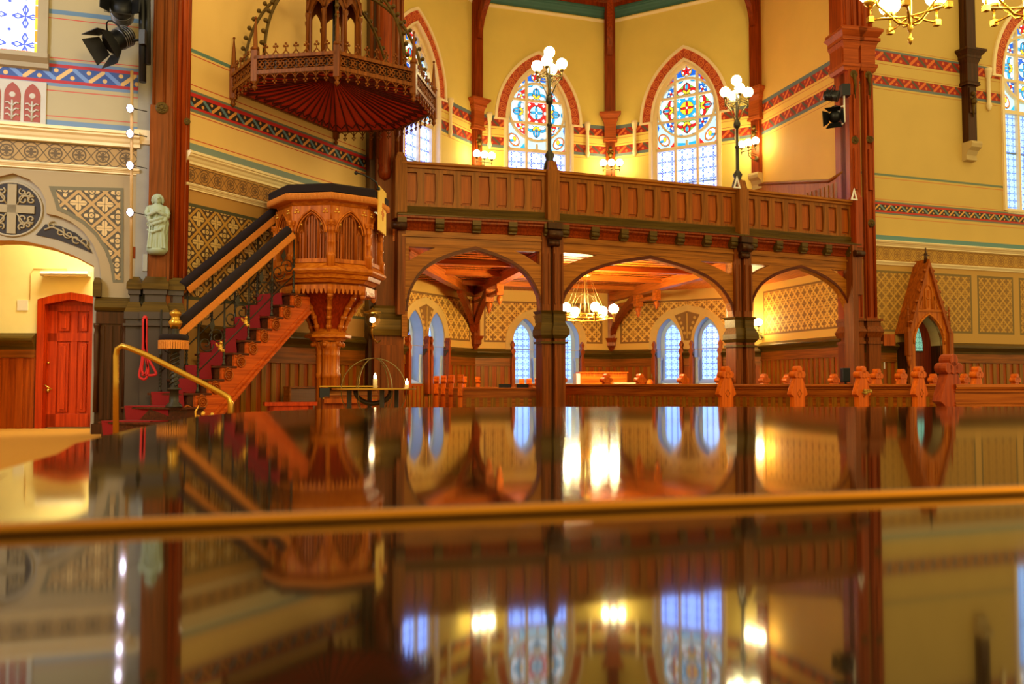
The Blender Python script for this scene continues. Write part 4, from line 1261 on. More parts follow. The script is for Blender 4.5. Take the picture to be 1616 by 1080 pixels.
for k in range(6):
    a = 2 * pi * k / 6 + .26
    x, y = .115 * cos(a), .115 * sin(a)
    b.lathe([(.10, FLOOR_P), (.10, FLOOR_P + .14), (.078, zx(642)), (.072, zx(640)), (.072, zx(597)), (.085, zx(596)), (.085, zx(590)), (.072, zx(588)), (.070, zx(562)), (.08, zx(560)), (.07, zx(558)), (.08, zx(550)), (.115, zx(540)), (.0, zx(538))], (x, y, 0), 14)
    b.ball((x * 1.7, y * 1.7, zx(541)), .055, 8, 0, None, 1, 5); b.ball((x * 2.1, y * 2.1, zx(544)), .04, 8, 0, None, 1, 5)
b.lathe([(.14, FLOOR_P), (.12, zx(540))], (0, 0, 0), 10)
b.build('stem', M_PULP, pul)
b = MB()
octring(b, [(.0, zx(538)), (.26, zx(538)), (.28, zx(534)), (.36, zx(533)), (.36, zx(529)), (.26, zx(523)), (.2, zx(518)), (0, zx(518))])
b.build('stem_capital', M_PULPX, pul)

# painted hanging cloth on the right side of the pulpit
a = P(598, 298, 13.55); c = P(607, 368, 14.0)
y0_ = 13.5; xl, xr = P(597.5, 300, 13.5), P(608.5, 308, 14.05)
d = Vector((xr.x - xl.x, xr.y - xl.y)); L = d.length
T = TR(xl.x, xl.y, 0) @ RZ(atan2(d.y, d.x))
zt, zb_ = P(598, 293, 13.5).z, P(598, 363, 13.5).z
t = thing('pulpit_cloth', 'pale yellow hanging cloth with small orange emblem at the right side of the pulpit', 'cloth', T)
MB().box(0, L, -.012, .012, zb_, zt).build('cloth', plain('yellow_cloth', 'f0c050', .85, var=.05), t)
b = MB()
for x, z, w_, h_ in ((L / 2, zb_ + .34, .05, .03), (L / 2, zb_ + .40, .02, .05), (L / 2 - .08, zb_ + .30, .03, .03), (L / 2 + .08, zb_ + .30, .03, .03), (L / 2, zb_ + .24, .06, .02)):
    b.lathe([(0, .0), (w_, .0), (w_, .004), (0, .005)], (0, 0, 0), 10, 0, TR(x, -.012, z) @ RX(pi / 2), False)
b.build('emblem', plain('emblem_orange', 'd07818', .8), t)
# microphone
p0, p1, p2 = P(597, 297, 13.4), P(584, 281, 13.35), P(562, 273, 13.3)
t = thing('microphone', 'slim black gooseneck microphone on the pulpit rail', 'microphone', TR(*p0))
k_ = [p0, P(594, 288, 13.4), p1, P(572, 275, 13.32), p2]
MB().tube([q - p0 for q in k_], .012, 6).lathe([(.03, -.03), (.03, .01), (0, .01)], (0, 0, 0), 8).build('gooseneck', M_BLACK, t)
MB().ball(p2 - p0, .03, 8).build('head', M_BLACK, t)

# ------------------------------------------------------------------ canopy (sounding board) above the pulpit
KX, KY = -2.86, 13.98
KT = TR(KX, KY, 0) @ RZ(radians(-9))
can = thing('pulpit_canopy', 'octagonal wooden sounding board with dark red underside, cresting and pierced turret above the pulpit', 'canopy', KT)
KR = 1.62; KZ = 5.5
fa = lambda k: -pi / 2 + k * pi / 4
corners = []
for k in range(8):
    a = -pi / 2 + pi / 8 + k * pi / 4
    corners.append((KR * cos(a), KR * sin(a)))
# the corner next to the wall is cut off
dv = Vector((DG.d.x, DG.d.y)); nn = Vector((DG.n.x, DG.n.y))
R2 = (KT.to_3x3().inverted() @ Vector((nn.x, nn.y, 0)))
dist = (Vector((DG.a.x, DG.a.y)) - Vector((KX, KY))).dot(nn) - .04
def clip(poly, n_, d_):
    r = []
    for i in range(len(poly)):
        p, q = Vector(poly[i]), Vector(poly[(i + 1) % len(poly)])
        a_, b_ = p.dot(n_) - d_, q.dot(n_) - d_
        if a_ <= 0: r.append(tuple(p))
        if a_ * b_ < 0: r.append(tuple(p.lerp(q, a_ / (a_ - b_))))
    return r
ring = clip(corners, Vector((R2.x, R2.y)), dist)
N = len(ring)
def shrink(k): return [(x * k, y * k) for x, y in ring]
b = MB()
cz = KZ + .46
S = 48
per = []
for i in range(N):
    p, q = Vector(ring[i]), Vector(ring[(i + 1) % N])
    m_ = max(1, round((q - p).length / .21))
    for j in range(m_): per.append(p.lerp(q, j / m_))
n_ = len(per)
for j in range(n_):
    p, q = per[j] * .985, per[(j + 1) % n_] * .985
    mid = (p + q) / 2
    f_ = lambda v, s: (v.x * s, v.y * s, KZ + .02 + .44 * (1 - s) ** 1.2)
    # each red segment is a leaf with a raised rib
    b.add([f_(p, .08), f_(q, .08), f_(q, .55), f_(p, .55)], [(0, 1, 2, 3)], 0)
    b.add([f_(p, .55), f_(q, .55), f_(q, .84), (mid.x * .97, mid.y * .97, KZ + .02), f_(p, .84)], [(0, 1, 2, 3, 4)], 0)
    b.add([f_(p, .84), (mid.x * .97, mid.y * .97, KZ + .02), (q.x, q.y, KZ + .01), (p.x, p.y, KZ + .01)], [(0, 1, 2, 3)], 1)
    b.add([f_(q, .84), (q.x, q.y, KZ + .01), (mid.x * .97, mid.y * .97, KZ + .02)], [(0, 1, 2)], 1)
    b.tube([(p.x * s, p.y * s, KZ + .005 + .44 * (1 - s) ** 1.2) for s in (.08, .3, .55, .84, .99)], [.004, .008, .013, .016, .014], 5, 2)
    b.tube([f_(p, .84), (mid.x * .93, mid.y * .93, KZ + .015), f_(q, .84)], .012, 5, 2)
b.lathe([(.0, cz - .10), (.06, cz - .08), (.10, cz - .02), (.14, cz), (0, cz)], (0, 0, 0), 16, 2)
b.build('soffit', [plain('soffit_red', 'd8381c', .6, var=.15), plain('soffit_red_dark', 'cc3418', .6, var=.15), plain('soffit_rib', '64160a', .6)], can)
b = MB()
for i in range(N):
    p, q = ring[i], ring[(i + 1) % N]
    b.add([(p[0] * .99, p[1] * .99, KZ + .25), (q[0] * .99, q[1] * .99, KZ + .25), (0, 0, KZ + .54)], [(0, 1, 2)])
b.build('top_board', M_CANW, can)
for i in range(N):
    p, q = Vector(ring[i]), Vector(ring[(i + 1) % N]); d = q - p; L = d.length
    # outside must be y<0
    T = TR(p.x, p.y, 0) @ RZ(atan2(d.y, d.x))
    if L > 2.0:          # against the wall: plain board
        MB().box(0, L, -.02, .03, KZ - .0, KZ + .28, 0, T).build('wall_board', M_CANW, can); continue
    b = MB()
    b.box(0, L, -.035, .03, KZ + .0, KZ + .05, 0, T).box(0, L, -.03, .03, KZ + .045, KZ + .06, 0, T)
    b.box(0, L, -.045, .03, KZ + .22, KZ + .27, 0, T)
    b.box(0, L, .0, .02, KZ + .05, KZ + .22, 1, T)
    m_ = max(3, round(L / .165)); st = L / m_
    for j in range(m_):
        x0 = st * j; xm = x0 + st / 2; zm = KZ + .14
        # quatrefoil ring between saltire bars
        for sx, sz in ((0, .032), (0, -.032), (.032, 0), (-.032, 0)):
            pts = [(xm + sx + .030 * cos(a), -.018, zm + sz + .030 * sin(a)) for a in [2 * pi * g / 8 for g in range(8)]]
            b.tube(pts, .010, 4, 0, True, T)
        b.tube([(x0, -.018, KZ + .06), (xm - .03, -.018, zm - .045)], .011, 4, 0, False, T); b.tube([(x0, -.018, KZ + .21), (xm - .03, -.018, zm + .045)], .011, 4, 0, False, T)
        b.tube([(x0 + st, -.018, KZ + .06), (xm + .03, -.018, zm - .045)], .011, 4, 0, False, T); b.tube([(x0 + st, -.018, KZ + .21), (xm + .03, -.018, zm + .045)], .011, 4, 0, False, T)
    b.build('pierced_frieze', [M_CANW, M_DARK], can)
    b = MB()
    for j in range(m_):
        x0 = st * j; xm = x0 + st / 2
        # crest above: scallop and trefoil
        pts = [(x0 + st * g / 8, 0, KZ + .27 + .075 * abs(2 * g / 8 - 1) ** 1.6) for g in range(9)]
        b.tube(pts, .010, 5, 0, False, T)
        if j:
            b.tube([(x0, 0, KZ + .34), (x0, 0, KZ + .40)], .009, 5, 0, False, T)
            for sx, sz in ((-.026, .40), (.026, .40), (0, .435)): b.ball((x0 + sx, 0, KZ + sz), .02, 6, 0, T, 1, 4)
    b.build('cresting', M_CANW, can)
    b = MB()
    for j in range(m_):
        x0 = st * j; xm = x0 + st / 2
        pts = [(x0 + st * g / 8, -.02, KZ - .075 + .075 * (1 - abs(2 * g / 8 - 1) ** 2)) for g in range(9)]
        b.tube(pts, .009, 5, 0, False, T)
        b.tube([(x0, -.02, KZ), (x0, -.02, KZ - .10)], .010, 5, 0, False, T)
        for sx, sz in ((-.022, -.11), (.022, -.11), (0, -.14)): b.ball((x0 + sx, -.02, KZ + sz), .017, 6, 0, T, 1, 4)
    b.build('pendant_fringe', M_CANW, can)
for i in range(N):
    x, y = ring[i]
    b = MB()
    b.box(x - .045, x + .045, y - .045, y + .045, KZ - .10, KZ + .36)
    b.lathe([(0, KZ - .24), (.02, KZ - .21), (.045, KZ - .18), (.02, KZ - .15), (.05, KZ - .10)], (x, y, 0), 8)
    b.lathe([(.06, KZ + .36), (.06, KZ + .40), (.035, KZ + .42), (.028, KZ + .62), (.012, KZ + .80), (.0, KZ + .86)], (x, y, 0), 8)
    b.ball((x, y, KZ + .84), .022, 6)
    b.build('pinnacle', M_CANW, can)
# turret
b = MB()
TRAD = .40
octring(b, [(.0, KZ + .50), (.20, KZ + .47), (.52, KZ + .36), (.52, KZ + .38), (.46, KZ + .38), (.44, KZ + .48), (.0, KZ + .48)])
for k in range(8):
    x, y = octv(TRAD, k)
    b.box(x - .025, x + .025, y - .025, y + .025, KZ + .48, KZ + 1.9)
    b.lathe([(.028, KZ + .5), (.028, KZ + 1.3), (.045, KZ + 1.34), (.045, KZ + 1.38)], (x * 1.10, y * 1.10, 0), 8)
    T = face_T(k, TRAD); hl = TRAD * sin(pi / 8)
    a = arcp(hl - .012, KZ + 1.32, 0, 6)
    hole = [(a[-1][0], KZ + .53)] + list(reversed(a)) + [(a[0][0], KZ + .53)]
    b.poly([(-hl, KZ + .48), (hl, KZ + .48), (hl, KZ + 1.9), (-hl, KZ + 1.9)], -.02, .02, [hole], 0, None, T)
    a2 = arcp(hl + .01, KZ + 1.42, 0, 6)
    b.tube([(x_, -.05, z_) for x_, z_ in a2], .018, 5, 0, False, T)
octring(b, [(0, KZ + 1.9), (.56, KZ + 1.9), (.56, KZ + 2.0), (.3, KZ + 2.2), (.02, KZ + 3.6), (0, KZ + 3.6)])
b.build('turret', M_CANW, can)
MB().lathe([(.02, KZ + .48), (.02, KZ + 1.9)], (0, 0, 0), 8).build('iron_rod', M_BLACK, can)
for i in range(N):
    x, y = Vector(ring[i]) * .90
    rr = hypot(x, y)
    ux, uy = x / rr, y / rr
    pts = []
    for g in range(13):
        s = g / 12
        r_ = rr + (.40 - rr) * (s ** 1.9 if True else s); z_ = KZ + .30 + 1.55 * (1 - (1 - s) ** 1.5)
        pts.append((ux * r_, uy * r_, z_))
    b = MB().tube(pts, .026, 6)
    for g in range(1, 12):
        q = Vector(pts[g]); out = Vector((ux, uy, .55)).normalized() * .06
        b.ball(q + out, .036, 7, 0, None, 1, 5); b.tube([q, q + out], .018, 5)
    b.build('flying_rib', M_OLIVE, can)
# fluorescent tube fixed along the right front edge
p, q = P(562, 109, 13.0), P(600, 121, 13.35)
MB().tube([KT.inverted() @ p, KT.inverted() @ q], .014, 6).build('strip_lamp', glow('strip_glow', (1, .6, .25, 1), 3.0), can)
# ------------------------------------------------------------------ pulpit stairs
S0 = Vector((-4.30, 11.5)); SE = Vector((-3.29, 13.1))
ST = Wall(S0, SE)
SL = ST.L; Z0, RISE = .746, .1825
NST = 10
GO = SL / 9
stair = thing('pulpit_staircase', 'red carpeted wooden staircase climbing to the pulpit, carved stringer', 'stairs', ST.T)
b = MB(); tr_ = MB(); car = MB()
WD = .76
for i in range(-1, NST):
    x = GO * i; z = Z0 + RISE * i
    y1 = WD if i > 2 else WD + (.10, .20, .08, .04)[i + 1] if i < 3 else WD
    ex = (-.34, -.16, -.06, 0)[min(i + 1, 3)]
    y0 = -.06 if i > 0 else (-.20 if i == 0 else -.34)
    xe = x + GO + .04 if i < NST - 1 else x + .26
    pts = [(x - .035, y0), (xe, y0), (xe, y1), (x + ex - .035, y1), (x + ex * .8 - .035, y1 * .45)]
    tr_.plan(pts, z - .03, z)
    rp = [(x, max(y0, 0) if i > 0 else y0 + .04), (xe, max(y0, 0) if i > 0 else y0 + .04), (xe, y1 - .03), (x + ex, y1 - .03), (x + ex * .8, y1 * .45)]
    b.plan(rp, z - RISE if i >= 0 else FLOOR_P, z - .03)
    c0, c1 = .13, (y1 - .10)
    xl = lambda y: x + ex * min(1, y / y1 * 1.6)
    car.plan([(xl(c0) - .045, c0), (xe - .06, c0), (xe - .06, c1), (x + ex - .045, c1), (xl(y1 * .45) - .045, y1 * .45)], z, z + .014)
    car.add([(xl(c0) - .047, c0, z + .014), (x + ex - .047, c1, z + .014), (x + ex - .02, c1, z - RISE + .01), (xl(c0) - .02, c0, z - RISE + .01)], [(0, 1, 2, 3)])
    car.add([(xl(c0) - .047, c0, z + .014), (xl(c0) - .047, c0, z - .03), (xl(c0) - .02, c0, z - .03), (xl(c0), c0, z + .014)], [(0, 1, 2, 3)])
b.build('risers', M_TREAD, stair); tr_.build('treads', M_TREAD, stair, bevel=.008)
tag(car.build('stair_carpet', M_RED, T=ST.T), 'red carpet runner lying on the pulpit stairs', 'carpet')
# stringer
pts = [(-.10, .40)]
for i in range(0, NST):
    pts += [(GO * i, Z0 + RISE * (i - 1) - .03), (GO * i, Z0 + RISE * i - .03)]
pts += [(GO * NST + .15, Z0 + RISE * (NST - 1) - .03), (GO * NST + .15, Z0 + RISE * (NST - 2) - .05), (.42, FLOOR_P + .02), (-.10, FLOOR_P + .02)]
b = MB().poly(pts, -.045, .0)
d = Vector((GO, RISE)).normalized()
p0 = Vector((.30, FLOOR_P + .02)); p1 = Vector((GO * NST + .15, Z0 + RISE * (NST - 2) - .06))
for off, th in ((0.0, .075), (.06, .06)):
    nx = Vector((-(p1 - p0).y, (p1 - p0).x)).normalized()
    a_, c_ = p0 + nx * (off - .02), p1 + nx * (off - .02)
    b.poly([tuple(a_), tuple(c_), tuple(c_ + nx * .035), tuple(a_ + nx * .035)], -th, -.03)
b.build('stringer', M_STAIR, stair)
for i in range(0, NST):
    x, z = GO * i + .11, Z0 + RISE * i - .125
    r = .066 if i else .095
    rb = MB()
    R = TR(x, -.045, z) @ RX(pi / 2)
    pts = [(x + r * cos(a), -.055, z + r * sin(a)) for a in [2 * pi * k / 20 for k in range(20)]]
    rb.tube(pts, .014, 6, 0, True)
    for k in range(8):
        a = 2 * pi * k / 8
        rb.ball((x + r * .55 * cos(a), -.05, z + r * .55 * sin(a)), r * .22, 6, 0, None, 1, 4)
    rb.ball((x, -.055, z), r * .25, 8)
    rb.tube([(x - r * 1.4, -.05, z + r * .9), (x - r * .4, -.055, z + r * 1.55), (x + r * .8, -.05, z + r * 1.1)], .012, 5)
    rb.build('carved_rosette', M_PULPD, stair)

def hand_rail(y, a, c, label):
    """velvet covered rail: points a, c are (x, z) of its top"""
    t = thing('stair_rail', label, 'handrail', ST.T, 'velvet rails of the pulpit stairs')
    v = MB(); f_ = MB()
    d = Vector((c[0] - a[0], 0, c[1] - a[1])); L = d.length; s = atan2(d.z, d.x)
    T = TR(a[0], y, a[1]) @ RY(-s)
    v.lathe([(0.0, 0), (.05, 0), (.055, .03), (.055, L - .03), (.05, L), (0, L)], (0, 0, 0), 10, 0, T @ RY(pi / 2) @ Matrix.Diagonal((1.35, 1.0, 1, 1)))
    f_.box(0, L, -.058, -.052, -.125, -.04, 0, T); f_.box(0, L, .052, .058, -.125, -.04, 0, T)
    n = int(L / .02)
    for k in range(n):
        x = L * (k + .5) / n
        f_.box(x - .006, x + .006, -.062, -.056, -.135, -.04, 0, T)
    v.build('velvet', M_VELVET, t); f_.build('gold_fringe', M_FRINGE, t)
    return t
near_a = ST.hit(274, 520); near_c = ST.hit(456, 363)
far_a = ST.hit(288, 451, WD); far_c = ST.hit(443, 325, WD)
rl = hand_rail(-.0, near_a, near_c, 'nearer velvet stair rail with gold fringe, running from the newel up to the pulpit')
rf = hand_rail(WD, far_a, far_c, 'farther velvet stair rail with gold fringe, along the patterned wall')
# end of the near rail wrapped round the newel
NX, NY = -.10, -.02
nz0 = Z0 + .0
zn = lambda y: ST.z(268, y)
t = thing('newel_post', 'slender dark metal newel with gilt cap at the foot of the pulpit stairs', 'post', ST.at(NX, NY))
MB().lathe([(.0, Z0), (.11, Z0), (.10, Z0 + .03), (.06, Z0 + .07), (.055, Z0 + .22), (.085, Z0 + .23), (.085, Z0 + .245), (.05, Z0 + .26), (.05, Z0 + .72), (.075, Z0 + .73), (.075, Z0 + .75), (.06, Z0 + .77), (.05, Z0 + 1.0), (.055, zn(517))], (0, 0, 0), 14).build('shaft', M_IRON, t)
b = MB()
for s in range(3):
    pts = [(.052 * cos(2 * pi * (k / 10 + s / 3)), .052 * sin(2 * pi * (k / 10 + s / 3)), Z0 + .28 + .42 * k / 24) for k in range(25)]
    b.tube(pts, .012, 5)
b.build('twist', M_IRON, t)
MB().lathe([(.055, zn(519)), (.075, zn(513)), (.09, zn(508)), (.06, zn(504)), (.05, zn(500)), (.075, zn(496)), (.075, zn(493)), (.045, zn(490)), (.02, zn(488)), (0, zn(486))], (0, 0, 0), 14).build('cap', M_BRASS, t)
t = thing('rail_scroll', 'velvet rail end with short gold fringe wrapped round the newel', 'handrail', ST.at(NX, NY))
zs_ = zn(534)
pts = [(.14 * cos(a) - .02, .12 * sin(a) - .0, zs_) for a in [pi * 2 * k / 16 for k in range(17)]]
MB().tube([(.17, .02, zs_ + .03)] + pts[:15], .055, 8).build('velvet', M_VELVET, t)
b = MB()
for k in range(40):
    a0_, a1_ = pi * 2 * k / 40, pi * 2 * (k + .8) / 40
    q = lambda a, z: (.195 * cos(a) - .02, .175 * sin(a), z)
    b.add([q(a0_, zs_ - .03), q(a1_, zs_ - .03), q(a1_, zs_ - .14), q(a0_, zs_ - .14)], [(0, 1, 2, 3)])
b.lathe([(.19, -.06), (.193, -.03)], (-.02, 0, zs_), 24, 0, None, True, 0, 1, .9)
b.build('gold_fringe', M_FRINGE, t)
# balusters with scroll work
for y, lab in ((-.02, 'near'), (WD, 'far')):
    ba, bc = (near_a, near_c) if y < .5 else (far_a, far_c)
    t = thing('stair_balustrade', 'dark twisted iron balusters and scrolls under the %s rail' % ('nearer' if y < .5 else 'farther'), 'balustrade', ST.at(0, y), 'iron balusters of the pulpit stairs')
    for j, i in enumerate((1, 3, 5, 7, 9)):
        x = GO * i + .05; z = Z0 + RISE * i
        zt_ = ba[1] + (bc[1] - ba[1]) * (x - ba[0]) / (bc[0] - ba[0]) - .10
        b = MB().lathe([(.03, z), (.022, z + .04), (.014, z + .06), (.014, z + .5), (.022, z + .51), (.022, z + .54), (.013, z + .55), (.013, zt_)], (x, 0, 0), 8)
        for s in range(2):
            b.tube([(x + .015 * cos(2 * pi * (k / 6 + s / 2)), .015 * sin(2 * pi * (k / 6 + s / 2)), z + .08 + .4 * k / 24) for k in range(25)], .007, 4)
        b.build('baluster', M_IRON, t)
    b = MB()
    a0_, a1_ = (GO * 1 + .05, Z0 + RISE * 1 + .28), (GO * 9 + .05, Z0 + RISE * 9 + .28)
    b.tube([(a0_[0], 0, a0_[1]), (a1_[0], 0, a1_[1])], .010, 5)
    for i in (2, 4, 6, 8):
        cx_, cz_ = GO * i + .05, Z0 + RISE * i + .52
        for s in (-1, 1):
            sp = []
            for k in range(22):
                a = k / 21 * 2.6 * pi; r = .13 * (1 - k / 26)
                sp.append((cx_ + s * (.09) + s * -r * cos(a), 0, cz_ - s * -.05 + r * sin(a) * .9 * s))
            b.tube(sp, .009, 5)
        b.poly([(cx_, cz_ + .12), (cx_ + .05, cz_ + .2), (cx_ + .02, cz_ + .3), (cx_ - .04, cz_ + .2)], -.005, .005)
    b.build('scrollwork', M_IRON, t)

# ------------------------------------------------------------------ small gilt angels
def cherub(b, x, y, z, s, T=None, face=0):
    """seated winged figure in one mesh"""
    q = lambda dx, dy, dz_: (x + dx * s, y + dy * s, z + dz_ * s)
    b.tube([q(0, 0, .0), q(0, 0, .16), q(0, 0, .34), q(0, 0, .46), q(0, 0, .52)], [.13 * s, .16 * s, .14 * s, .09 * s, .05 * s], 10, 0, False, T)
    b.ball(q(0, -.01, .64), .12 * s, 10, 0, T)
    b.ball(q(0, .02, .70), .11 * s, 8, 0, T)
    for d in (-1, 1):
        b.tube([q(d * .12, 0, .44), q(d * .22, -.06, .32), q(d * .12, -.14, .30)], [.05 * s, .042 * s, .03 * s], 6, 0, False, T)
        b.tube([q(d * .07, -.02, .08), q(d * .12, -.20, .12), q(d * .10, -.24, -.06)], [.07 * s, .06 * s, .04 * s], 6, 0, False, T)
        b.poly([(x + d * s * .05, z + .36 * s), (x + d * s * .26, z + .58 * s), (x + d * s * .40, z + .60 * s), (x + d * s * .36, z + .44 * s), (x + d * s * .22, z + .30 * s)], y + .09 * s, y + .13 * s, (), 0, None, T)
    b.ball(q(0, -.12, .62), .03 * s, 5, 0, T)
for i, px, py, lb in ((5, 347, 553, 'small gilt angel on the lower step edge'), (7, 387, 516, 'small gilt angel on the higher step edge')):
    u, z = ST.hit(px, py, 0.0)
    i_ = round((z - Z0) / RISE)
    t = MB(); cherub(t, 0, 0, .015, .19)
    tag(t.build('angel_figurine', M_GILT, T=ST.at(u, -.01, Z0 + RISE * i_) @ RZ(.2)), lb + ' of the pulpit stairs', 'figurine', 'gilt angels by the pulpit stairs')
q = P(326, 660, 11.15)
t = thing('angel_ornament', 'gilt group of two angels among leaves, standing on the floor before the stair foot', 'ornament', TR(q.x, q.y, FLOOR_P))
b = MB(); cherub(b, -.045, 0, .17, .22); cherub(b, .06, .02, .17, .20); b.build('angels', M_GILT, t)
b = MB()
for k in range(9):
    a = 2 * pi * k / 9
    b.ball((.12 * cos(a), .07 * sin(a), .10 + .03 * sin(3 * a)), .045, 7, 0, None, .8, 4)
for s in (-1, 1): b.tube([(s * .08, 0, .10), (s * .16, -.02, .14), (s * .20, 0, .11), (s * .17, .0, .08)], [.03, .025, .02, .01], 6)
b.tube([(-.15, 0, .12), (-.13, 0, .22), (-.14, 0, .34), (-.10, 0, .42)], [.02, .015, .015, .005], 6)
b.lathe([(0, 0), (.12, 0), (.10, .04), (.05, .08), (0, .1)], (0, 0, 0), 12)
b.build('leaves', M_GILT, t)

# ------------------------------------------------------------------ brass hand rail, red rope
yb = 10.4
pts = [P(183, 690, yb), P(183, 600, yb), P(183, 562, yb), P(185, 551, yb), P(193, 546, yb), P(203, 549, yb), P(230, 560, yb), P(270, 580, yb), P(320, 605, yb), P(352, 622, yb), P(361, 628, yb), P(364, 637, yb), P(364, 660, yb)]
pts[0].z = FLOOR_P; pts[-1].z = FLOOR_P
o = pts[0].copy()
tag(MB().tube([p - o for p in pts], .034, 10).build('hand_rail', M_BRASS, T=TR(*o)), 'bent brass handrail in front of the pulpit stairs', 'handrail')
yr = 11.85
tp = P(229, 502, yr)
b = MB()
def loop(pl): 
    q = [P(x, y, yr - .05) - tp for x, y in pl]
    # smooth
    r = []
    for i in range(len(q) - 1):
        for k in range(4):
            t_ = k / 4; p0, p1, p2, p3 = q[max(i - 1, 0)], q[i], q[i + 1], q[min(i + 2, len(q) - 1)]
            r.append(.5 * ((2 * p1) + (p2 - p0) * t_ + (2 * p0 - 5 * p1 + 4 * p2 - p3) * t_ ** 2 + (-p0 + 3 * p1 - 3 * p2 + p3) * t_ ** 3))
    return r + [q[-1]]
for pl_ in ([(226, 503), (226, 540), (224, 570), (220, 590), (222, 597), (230, 598), (234, 585), (230, 560), (229, 503)], [(228, 503), (230, 545), (234, 565), (246, 588), (243, 592), (232, 592), (224, 585), (228, 555), (230, 530), (230, 503)], [(231, 503), (231, 560), (233, 575), (230, 590), (224, 592)]):
    b.tube(loop(pl_), .017, 6)
b.lathe([(.02, -.03), (.035, 0), (.02, .03)], (0, 0, 0), 8)
tag(b.build('rope', M_ROPE, T=TR(*tp)), 'red cord hanging in loops on the plinth of the statue pillar', 'rope')

# ------------------------------------------------------------------ statue on the left pillar
def statue():
    Hh = zl(309) - zl(398)
    T = LCT @ TR(-.115, -.30, zl(398))
    t = thing('statue', 'pale green-grey statue of a robed bearded figure on the left pillar', 'statue', T)
    b = MB()
    prof = [(0, .125, .10), (.04, .125, .10), (.12, .115, .095), (.25, .115, .09), (.38, .125, .095), (.48, .135, .10), (.56, .125, .095), (.64, .120, .09), (.70, .125, .085), (.76, .120, .075), (.80, .085, .06), (.825, .042, .04), (.84, .04, .04), (.86, .052, .055), (.90, .058, .064), (.94, .055, .062), (.97, .038, .045), (.985, .0, .0)]
    n = 28; pts = []
    for h, rx, ry in prof:
        for k in range(n):
            a = 2 * pi * k / n
            fold = 0
            if h < .62: fold = .012 * sin(7 * a + 3 * h) + .008 * sin(11 * a - 5 * h)
            if h < .45: fold *= 1.4
            sway = .015 * sin(h * 4)
            nose = .016 if (k == int(n * .75) and abs(h - .90) < .001) else 0
            beard = .018 if (abs(a - 1.5 * pi) < .4 and abs(h - .86) < .001) else 0
            pts.append(((rx + fold) * cos(a) + sway, (ry + fold + nose + beard) * sin(a), h * Hh / 1.0 * 1.0))
    fs = []
    m_ = len(prof)
    for i in range(m_ - 1):
        for k in range(n):
            fs.append((i * n + k, i * n + (k + 1) % n, (i + 1) * n + (k + 1) % n, (i + 1) * n + k))
    fs.append(tuple(range(n)))
    b.add(pts, fs, 0, True)
    # mantle drawn across hip and shoulder, arms folded to the chest with five fingers
    s = Hh
    b.tube([(-.13, -.02, .46 * s), (-.08, -.10, .50 * s), (.02, -.12, .54 * s), (.12, -.07, .60 * s)], [.02, .026, .026, .018], 7)
    b.tube([(-.12, -.03, .42 * s), (-.04, -.11, .45 * s), (.06, -.12, .50 * s), (.13, -.05, .54 * s)], [.018, .024, .022, .015], 7)
    for k in range(4):
        x = .0 + .03 * k
        b.tube([(.11 - .02 * k, -.07 - .01 * k, .52 * s), (.09 - .03 * k, -.10, .34 * s), (.08 - .04 * k, -.10, .10 * s)], [.012, .014, .012], 6)
    for d in (-1, 1):
        ap = [(d * .085, .0, .775 * s), (d * .118, -.01, .735 * s), (d * .135, -.03, .66 * s), (d * .125, -.06, .60 * s), (d * .07, -.105, .632 * s), (d * .015, -.125, .66 * s)]
        b.tube(ap, [.030, .036, .038, .036, .030, .02], 10)
        b.ball(ap[3], .041, 10, 0, None, 1, 6); b.ball(ap[1], .037, 10, 0, None, 1, 6)
        # hanging sleeve
        b.tube([(d * .11, -.06, .60 * s), (d * .10, -.085, .52 * s), (d * .085, -.085, .44 * s)], [.035, .03, .01], 8)
        hx_ = -d * .01
        b.ball((hx_, -.128, .668 * s), .022, 8, 0, None, 1.1, 5)
        for f_ in range(4):
            b.tube([(hx_, -.130 - .004 * f_, (.655 + .012 * f_) * s), (hx_ - d * .028, -.136, (.66 + .013 * f_) * s), (hx_ - d * .045, -.125, (.66 + .011 * f_) * s)], [.008, .007, .005], 5)
        b.tube([(hx_, -.133, .675 * s), (hx_ - d * .006, -.143, .70 * s)], [.008, .005], 5)
    # face: brow, nose, lips, short beard
    b.tube([(.002, -.064, .925 * s), (.002, -.078, .902 * s), (.002, -.066, .896 * s)], [.006, .011, .009], 6)
    for d in (-1, 1):
        b.tube([(d * .008, -.064, .927 * s), (d * .024, -.064, .932 * s), (d * .04, -.05, .925 * s)], [.006, .008, .005], 5)
        b.ball((d * .022, -.060, .915 * s), .009, 6, 0, None, .8, 4)
        b.ball((d * .056, .0, .905 * s), .013, 6, 0, None, 1.5, 4)
    b.tube([(-.018, -.063, .879 * s), (0, -.069, .881 * s), (.018, -.063, .879 * s)], [.004, .008, .004], 5)
    b.ball((0, -.046, .856 * s), .026, 8, 0, None, 1.2, 5)
    # long folds of the robe down to the feet
    for k in range(7):
        x = -.10 + .033 * k
        b.tube([(x * .9, -.088 - .012 * (k % 2), .42 * s), (x, -.098 - .01 * (k % 2), .22 * s), (x * 1.1, -.10 - .008 * (k % 2), .03 * s)], [.010, .015, .018], 6)
    b.tube([(-.125, -.03, .36 * s), (-.06, -.115, .30 * s), (.05, -.12, .36 * s), (.12, -.05, .47 * s)], [.016, .022, .022, .014], 7)
    fo = b.build('figure', M_STATUE, t)
    rm = fo.modifiers.new('remesh', 'REMESH'); rm.mode = 'VOXEL'; rm.voxel_size = .005; rm.use_smooth_shade = True
    sm_ = fo.modifiers.new('smooth', 'SMOOTH'); sm_.iterations = 5; sm_.factor = .5
    hb = MB()
